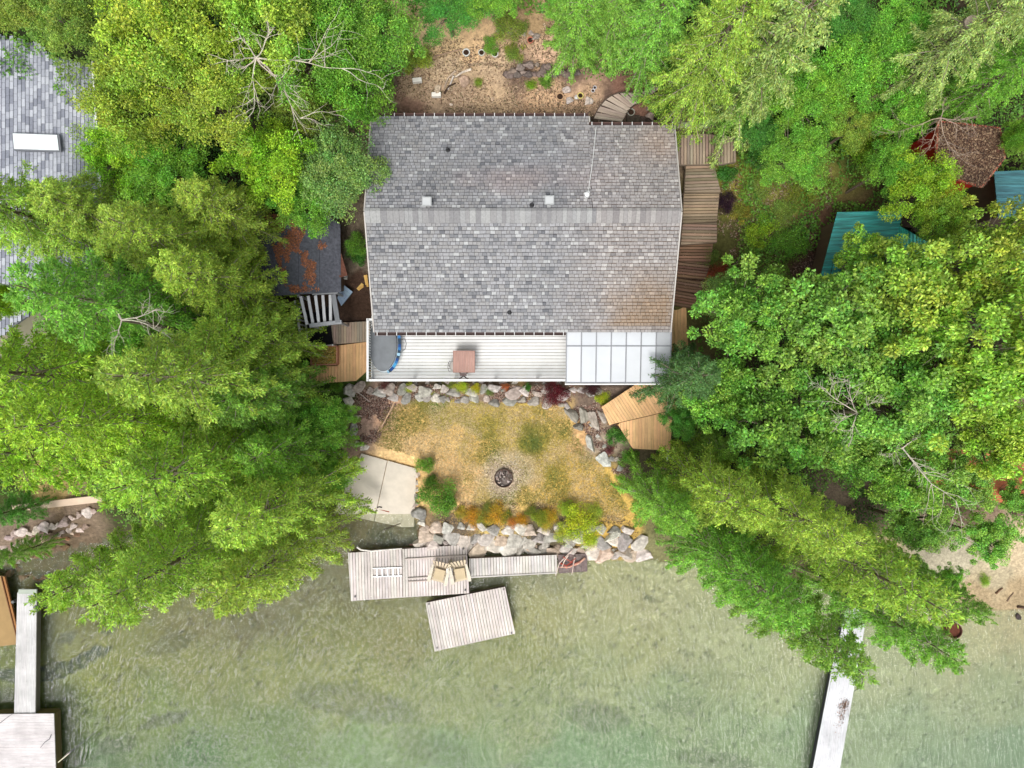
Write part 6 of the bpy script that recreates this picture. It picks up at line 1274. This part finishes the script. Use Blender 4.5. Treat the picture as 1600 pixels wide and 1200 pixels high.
rpn = empty('boat_slide', (0, 0, 0), 0, 'tan panelled slide with a brown edge board left of the long gangway', 'boat slide')
mb = MB(); zt = lambda p: .55 + (p[1] + 9.4) * .13
P = px2([(-70, 895), (9, 900), (25, 1010), (-60, 1022)], .5); mb.prism(P, lambda p: zt(p) - .08, zt, lin((150, 124, 84))); mb.build('panel', M['concrete'], rpn)
mb = MB(); a = Vector((*P[1], zt(P[1]) + .03)); b = Vector((*P[2], zt(P[2]) + .03)); mb.beam(a, b, .09, .1, lin((150, 104, 60))); mb.beam(a - Vector((.14, 0, 0)), b - Vector((.1, 0, 0)), .04, .08, lin((110, 74, 46))); mb.build('edge_board', M['wood'], rpn)
# right dock
d6, P6 = dock('narrow_dock', [(1322, 950), (1356, 952), (1310, 1215), (1296, 1300), (1256, 1300), (1268, 1215)], .55, 80.5, 'long narrow white dock running out from under the eastern cedars', lin((200, 200, 202)), width=.16, depth=.35, fr=(56, 56, 60), gap=.003, var=.02)
mb = MB(); mb.beam(W(1307, 1010, .6), W(1268, 1215, .6), .05, .05, lin((200, 200, 204))); mb.build('edge_rail', M['metal'], d6)
stick([(1340, 1046, .5), (1346, 1056, .1), (1349, 1065, .05), (1343, 1075, .1), (1335, 1080, .5)], .02, (40, 44, 48), 'dark hose loop hanging from the right side of the narrow dock', 'hose', nm='hose')
g = np.random.default_rng(77); n = 420; c0 = W(1320, 1102, .56); P = c0 + 0 * c0
pp = np.stack([c0.x + g.normal(0, .13, n), c0.y + g.normal(0, .16, n), np.full(n, .57)], 1); pp[280:, 1] = c0.y - np.abs(g.normal(.1, .6, 140)); pp[280:, 0] = c0.x - .1 + g.normal(0, .1, 140) + (pp[280:, 1] - c0.y) * .15
nn = g.normal(0, .2, (n, 3)); nn[:, 2] += 1; L = g.uniform(.03, .08, n); me = leaf_mesh('leaf_litter', pp, g.normal(0, 1, (n, 3)) * [1, 1, .1], nn, L, L * .4, np.array([lin((150, 100, 66)), lin((110, 80, 56)), lin((70, 66, 60))])[g.integers(0, 3, n)])
o = bpy.data.objects.new('leaf_litter', me); COL.objects.link(o); tag(o, 'scatter of brown needles on the narrow white dock', 'leaf litter', kind='stuff')
# rusty drum
p = W(1488, 984, .3); dr = empty('oil_drum', (p.x, p.y, -.05), 0, 'rusty half sunk drum at the beach edge below the rightmost cedar', 'drum')
MB().lathe([(.36, 0), (.38, .1), (.36, .2), (.38, .3), (.36, .52), (.38, .55), (.34, .55), (.33, .1), (0, .08)], 0, 0, 24, lin((92, 62, 54))).build('shell', M['rough'], dr); MB().lathe([(.33, .42), (.0, .40)], .0, 0, 20, lin((96, 58, 44))).build('contents', M['rough'], dr)
for k, (px, py, s, lb) in enumerate(((1478, 998, .14, 'small pale stone left of the rusty drum'), (1492, 1003, .12, 'small pale stone below the rusty drum'), (1591, 963, .2, 'dark wet rock on the beach at the right edge'))): rock(px, py, s, s * .8, s * .6, (70, 62, 60) if k == 2 else (200, 176, 160), lb, 'beach stones', name='stone')
for pts, rad, c, lb in (([(1556, 928), (1562, 922), (1567, 919)], .05, (110, 84, 66), 'short brown log upper on the beach'), ([(1574, 940), (1578, 933), (1584, 926)], .035, (130, 110, 92), 'thin stick lying on the beach beside the right edge'), ([(1590, 948), (1602, 950), (1615, 950)], .06, (80, 62, 52), 'dark log at the waterline cut by the right edge'), ([(1454, 1038), (1462, 1040), (1469, 1043)], .02, (60, 66, 60), 'dark twig floating right of the narrow dock')): stick(pts, rad, c, lb, 'log', nm='log')

# concrete shore wall left
mb = MB(); z = 1.62; P = px2([(18, 790), (162, 773), (162, 784), (20, 800)], z); mb.prism(P, -.2, z, lin((206, 182, 160))); o = mb.build('shore_wall', M['concrete']); tag(o, 'low tan concrete shore wall above the pinkish rocks at the left', 'wall')

# ------------------------------------------------------------------ sheds on the right
sh, P = shed('red_shed', [(1466, 190), (1562, 200), (1570, 246), (1534, 292), (1462, 270)], 8.0, 2.4, None, lin((176, 34, 24)), 'red walled shed whose roof is buried in brown leaf litter')
mb = MB(); zf = lambda p: 8.0; mb.prism(P, 7.92, 8.0, lin((104, 72, 60))); mb.build('roof', M['rough'], sh)
add_mesh('leaf_litter', debris(26000, P, zf, [lin((100, 72, 56)), lin((80, 56, 44)), lin((126, 98, 78)), lin((66, 46, 38)), lin((170, 144, 116))], 33, .09, .2), sh)
mb = MB(); n = len(P)
for i in range(n): mb.beam((*P[i], 7.97), (*P[(i + 1) % n], 7.97), .05, .1, lin((170, 84, 62)))
mb.build('roof_edge', M['plain'], sh)
TEAL = lin((44, 148, 140)); TEAL2 = lin((60, 110, 116))
def metal_roof(parent, poly, zf, ang, col, width=.16):
    mb = MB(); planks(mb, poly, ang, width, 0.0, lambda p: zf(p) - .03, zf, col, .14)
    d_ = (math.cos(R(ang)), math.sin(R(ang))); nrm = (-d_[1], d_[0]); ts = [p[0] * nrm[0] + p[1] * nrm[1] for p in poly]; t = min(ts)
    while t < max(ts):
        q = clip(clip(poly, nrm, t + .03), (-nrm[0], -nrm[1]), -t); t += width
        if len(q) >= 3: mb.prism(q, zf, lambda p: zf(p) + .03, tuple(v * .9 for v in col))
    return mb.build('roof', M['sheet'], parent)
sh, P = shed('teal_shed', [(1311, 330), (1452, 352), (1440, 470), (1285, 450)], 6.2, 2.2, None, lin((90, 70, 56)), 'shed with a teal ribbed metal roof of two slopes')
rx = W(1398, 372, 6.6).x; zf1 = lambda p: 6.6 - (rx - p[0]) * .22; zf2 = lambda p: 6.6 - (p[0] - rx) * .3
metal_roof(sh, px2([(1311, 330), (1403, 332), (1396, 372), (1386, 462), (1282, 450)], 6.3), zf1, 0, TEAL); metal_roof(sh, [(rx + .03, W(0, 350, 6.5).y), tuple(W(1452, 376, 6.3)[:2]), tuple(W(1440, 452, 6.3)[:2]), (rx - .2, W(0, 460, 6.5).y)], zf2, 90, lin((60, 176, 160)))
sh, P = shed('teal_shed', [(1553, 268), (1700, 262), (1700, 345), (1560, 340)], 6.8, 2.2, None, lin((80, 66, 56)), 'dark teal ribbed roof at the right edge below the red shed'); metal_roof(sh, P, lambda p: 6.8, 0, TEAL2)
sh, P = shed('teal_shed', [(1592, 378), (1720, 372), (1720, 470), (1580, 452)], 5.8, 2.2, None, lin((80, 66, 56)), 'pale blue grey ribbed roof at the right edge beside the big leaved trees'); metal_roof(sh, P, lambda p: 5.8, 0, lin((150, 180, 186)))
sh, P = shed('orange_shed', [(1440, 700), (1600, 706), (1660, 710), (1660, 796), (1585, 792), (1450, 752)], 3.4, 1.7, None, lin((120, 90, 70)), 'low shed under an orange tarpaulin half hidden by leaves at the right'); mb = MB(); planks(mb, P, 75, .5, .0, lambda p: 3.36 , lambda p: 3.42 + .05 * math.sin(p[0] * 6), lin((196, 116, 80)), .16); mb.build('tarpaulin', M['cover'], sh)
mb = MB(); mb.box(0, 0, .2, 1.6, .6, .4); o = MB(); planks(o, px2([(1588, 788), (1640, 792), (1640, 800), (1590, 806)], 1.6), 90, .12, .01, 1.2, 1.6, lin((120, 100, 88)), .1); o = o.build('pallet', M['wood']); tag(o, 'brown wooden pallet beside the orange tarpaulin at the right edge', 'pallet')
o = MB(); planks(o, px2([(1073, 674), (1100, 676), (1112, 735), (1085, 735)], 1.9), 80, .4, .004, 1.1, 1.9, lin((82, 84, 92)), .06); o = o.build('storage_box', M['cover']); tag(o, 'dark grey flat topped storage box right of the lower plank deck', 'box')
mb = MB(); a = W(1043, 700, 1.9); b = W(1043, 718, 1.2); mb.beam(Vector((a.x, a.y, .9)), Vector((a.x, a.y, 2.0)), .1, .1, WHITE); mb.beam(a, b, .08, .08, WHITE); o = mb.build('downspout', M['plain']); tag(o, 'short white downspout under the front corner of the lower plank deck', 'downspout')

# ------------------------------------------------------------------ dead trees and the leaning trunk
def dead(px, py, z, heads, seed, label, rad=.05, spread=.5, col=(196, 186, 172), base=None):
    r = random.Random(seed); root = W(px, py, z); g0 = gz(root.x, root.y); o = empty('dead_tree', (root.x, root.y, g0), 0, label, 'dead tree'); mb = MB(); off = Vector((root.x, root.y, g0))
    def grow(a, d_, L_, rd, lv):
        pts = [a]; q = a.copy(); dd = d_.copy(); n = 5
        for i in range(n):
            dd = (dd + Vector((r.uniform(-.25, .25), r.uniform(-.25, .25), r.uniform(-.15, .15)))).normalized(); q = q + dd * (L_ / n); pts.append(q.copy())
            if lv > 0 and i >= 1:
                for _ in range(2 if lv > 1 else 1):
                    s = Vector((r.uniform(-1, 1), r.uniform(-1, 1), r.uniform(-.4, .5))).normalized(); grow(q.copy(), (dd * .8 + s * .75).normalized(), L_ * r.uniform(.35, .6), rd * .5, lv - 1)
        mb.tube([p - off for p in pts], [rd * (1 - .75 * i / n) for i in range(n + 1)], 5, jit(lin(col), .12, r))
    mb.tube([Vector((0, 0, -.2)), root - off], [rad * 2.2, rad * 1.3], 7, lin((130, 116, 102)))
    for hx, hy, hz in heads: t = W(hx, hy, hz); grow(root.copy(), (t - root).normalized(), (t - root).length, rad * .55, 2)
    mb.build('trunk', M['bark'], o)
dead(400, 90, 11.5, [(540, 136, 11.5), (500, 150, 11), (420, 60, 12.5), (375, 60, 12), (430, 150, 11), (370, 120, 11.5), (395, 170, 11), (355, 100, 12)], 5, 'bare silver grey dead tree standing among the yellow maples', .05)
dead(1470, 184, 8.6, [(1408, 212, 8.6), (1530, 182, 8.8), (1475, 160, 9), (1450, 225, 8.6), (1500, 200, 8.7), (1480, 250, 8.5)], 8, 'bare grey dead tree leaning over the red shed', .035, col=(170, 150, 134))
dead(1410, 700, 8.5, [(1445, 735, 9), (1380, 690, 9), (1465, 800, 8), (1430, 680, 9)], 9, 'bare limbed snag showing through the leaves near the orange tarpaulin', .05)
dead(1340, 645, 10.2, [(1280, 612, 10.5), (1370, 630, 10.5), (1335, 690, 10), (1300, 660, 10.3), (1310, 600, 10.5)], 11, 'grey snag showing through the middle of the eastern canopy', .04)
dead(190, 500, 13.0, [(165, 450, 13.2), (192, 540, 13), (240, 480, 13), (262, 505, 13), (130, 430, 13)], 12, 'pale bare twigs of a dead tree showing in the middle of the western conifers', .04)
mb = MB(); a = W(1440, 78, 5.6); b = W(1518, 34, 12.5); g0 = gz(a.x, a.y)
mb.tube([a + (a - b) * .08, a, a.lerp(b, .5), b], [.30, .30, .25, .2], 10, lin((150, 136, 122)))
o = mb.build('tree_trunk', M['bark']); tag(o, 'thick grey bare trunk leaning toward the top right corner', 'tree trunk')
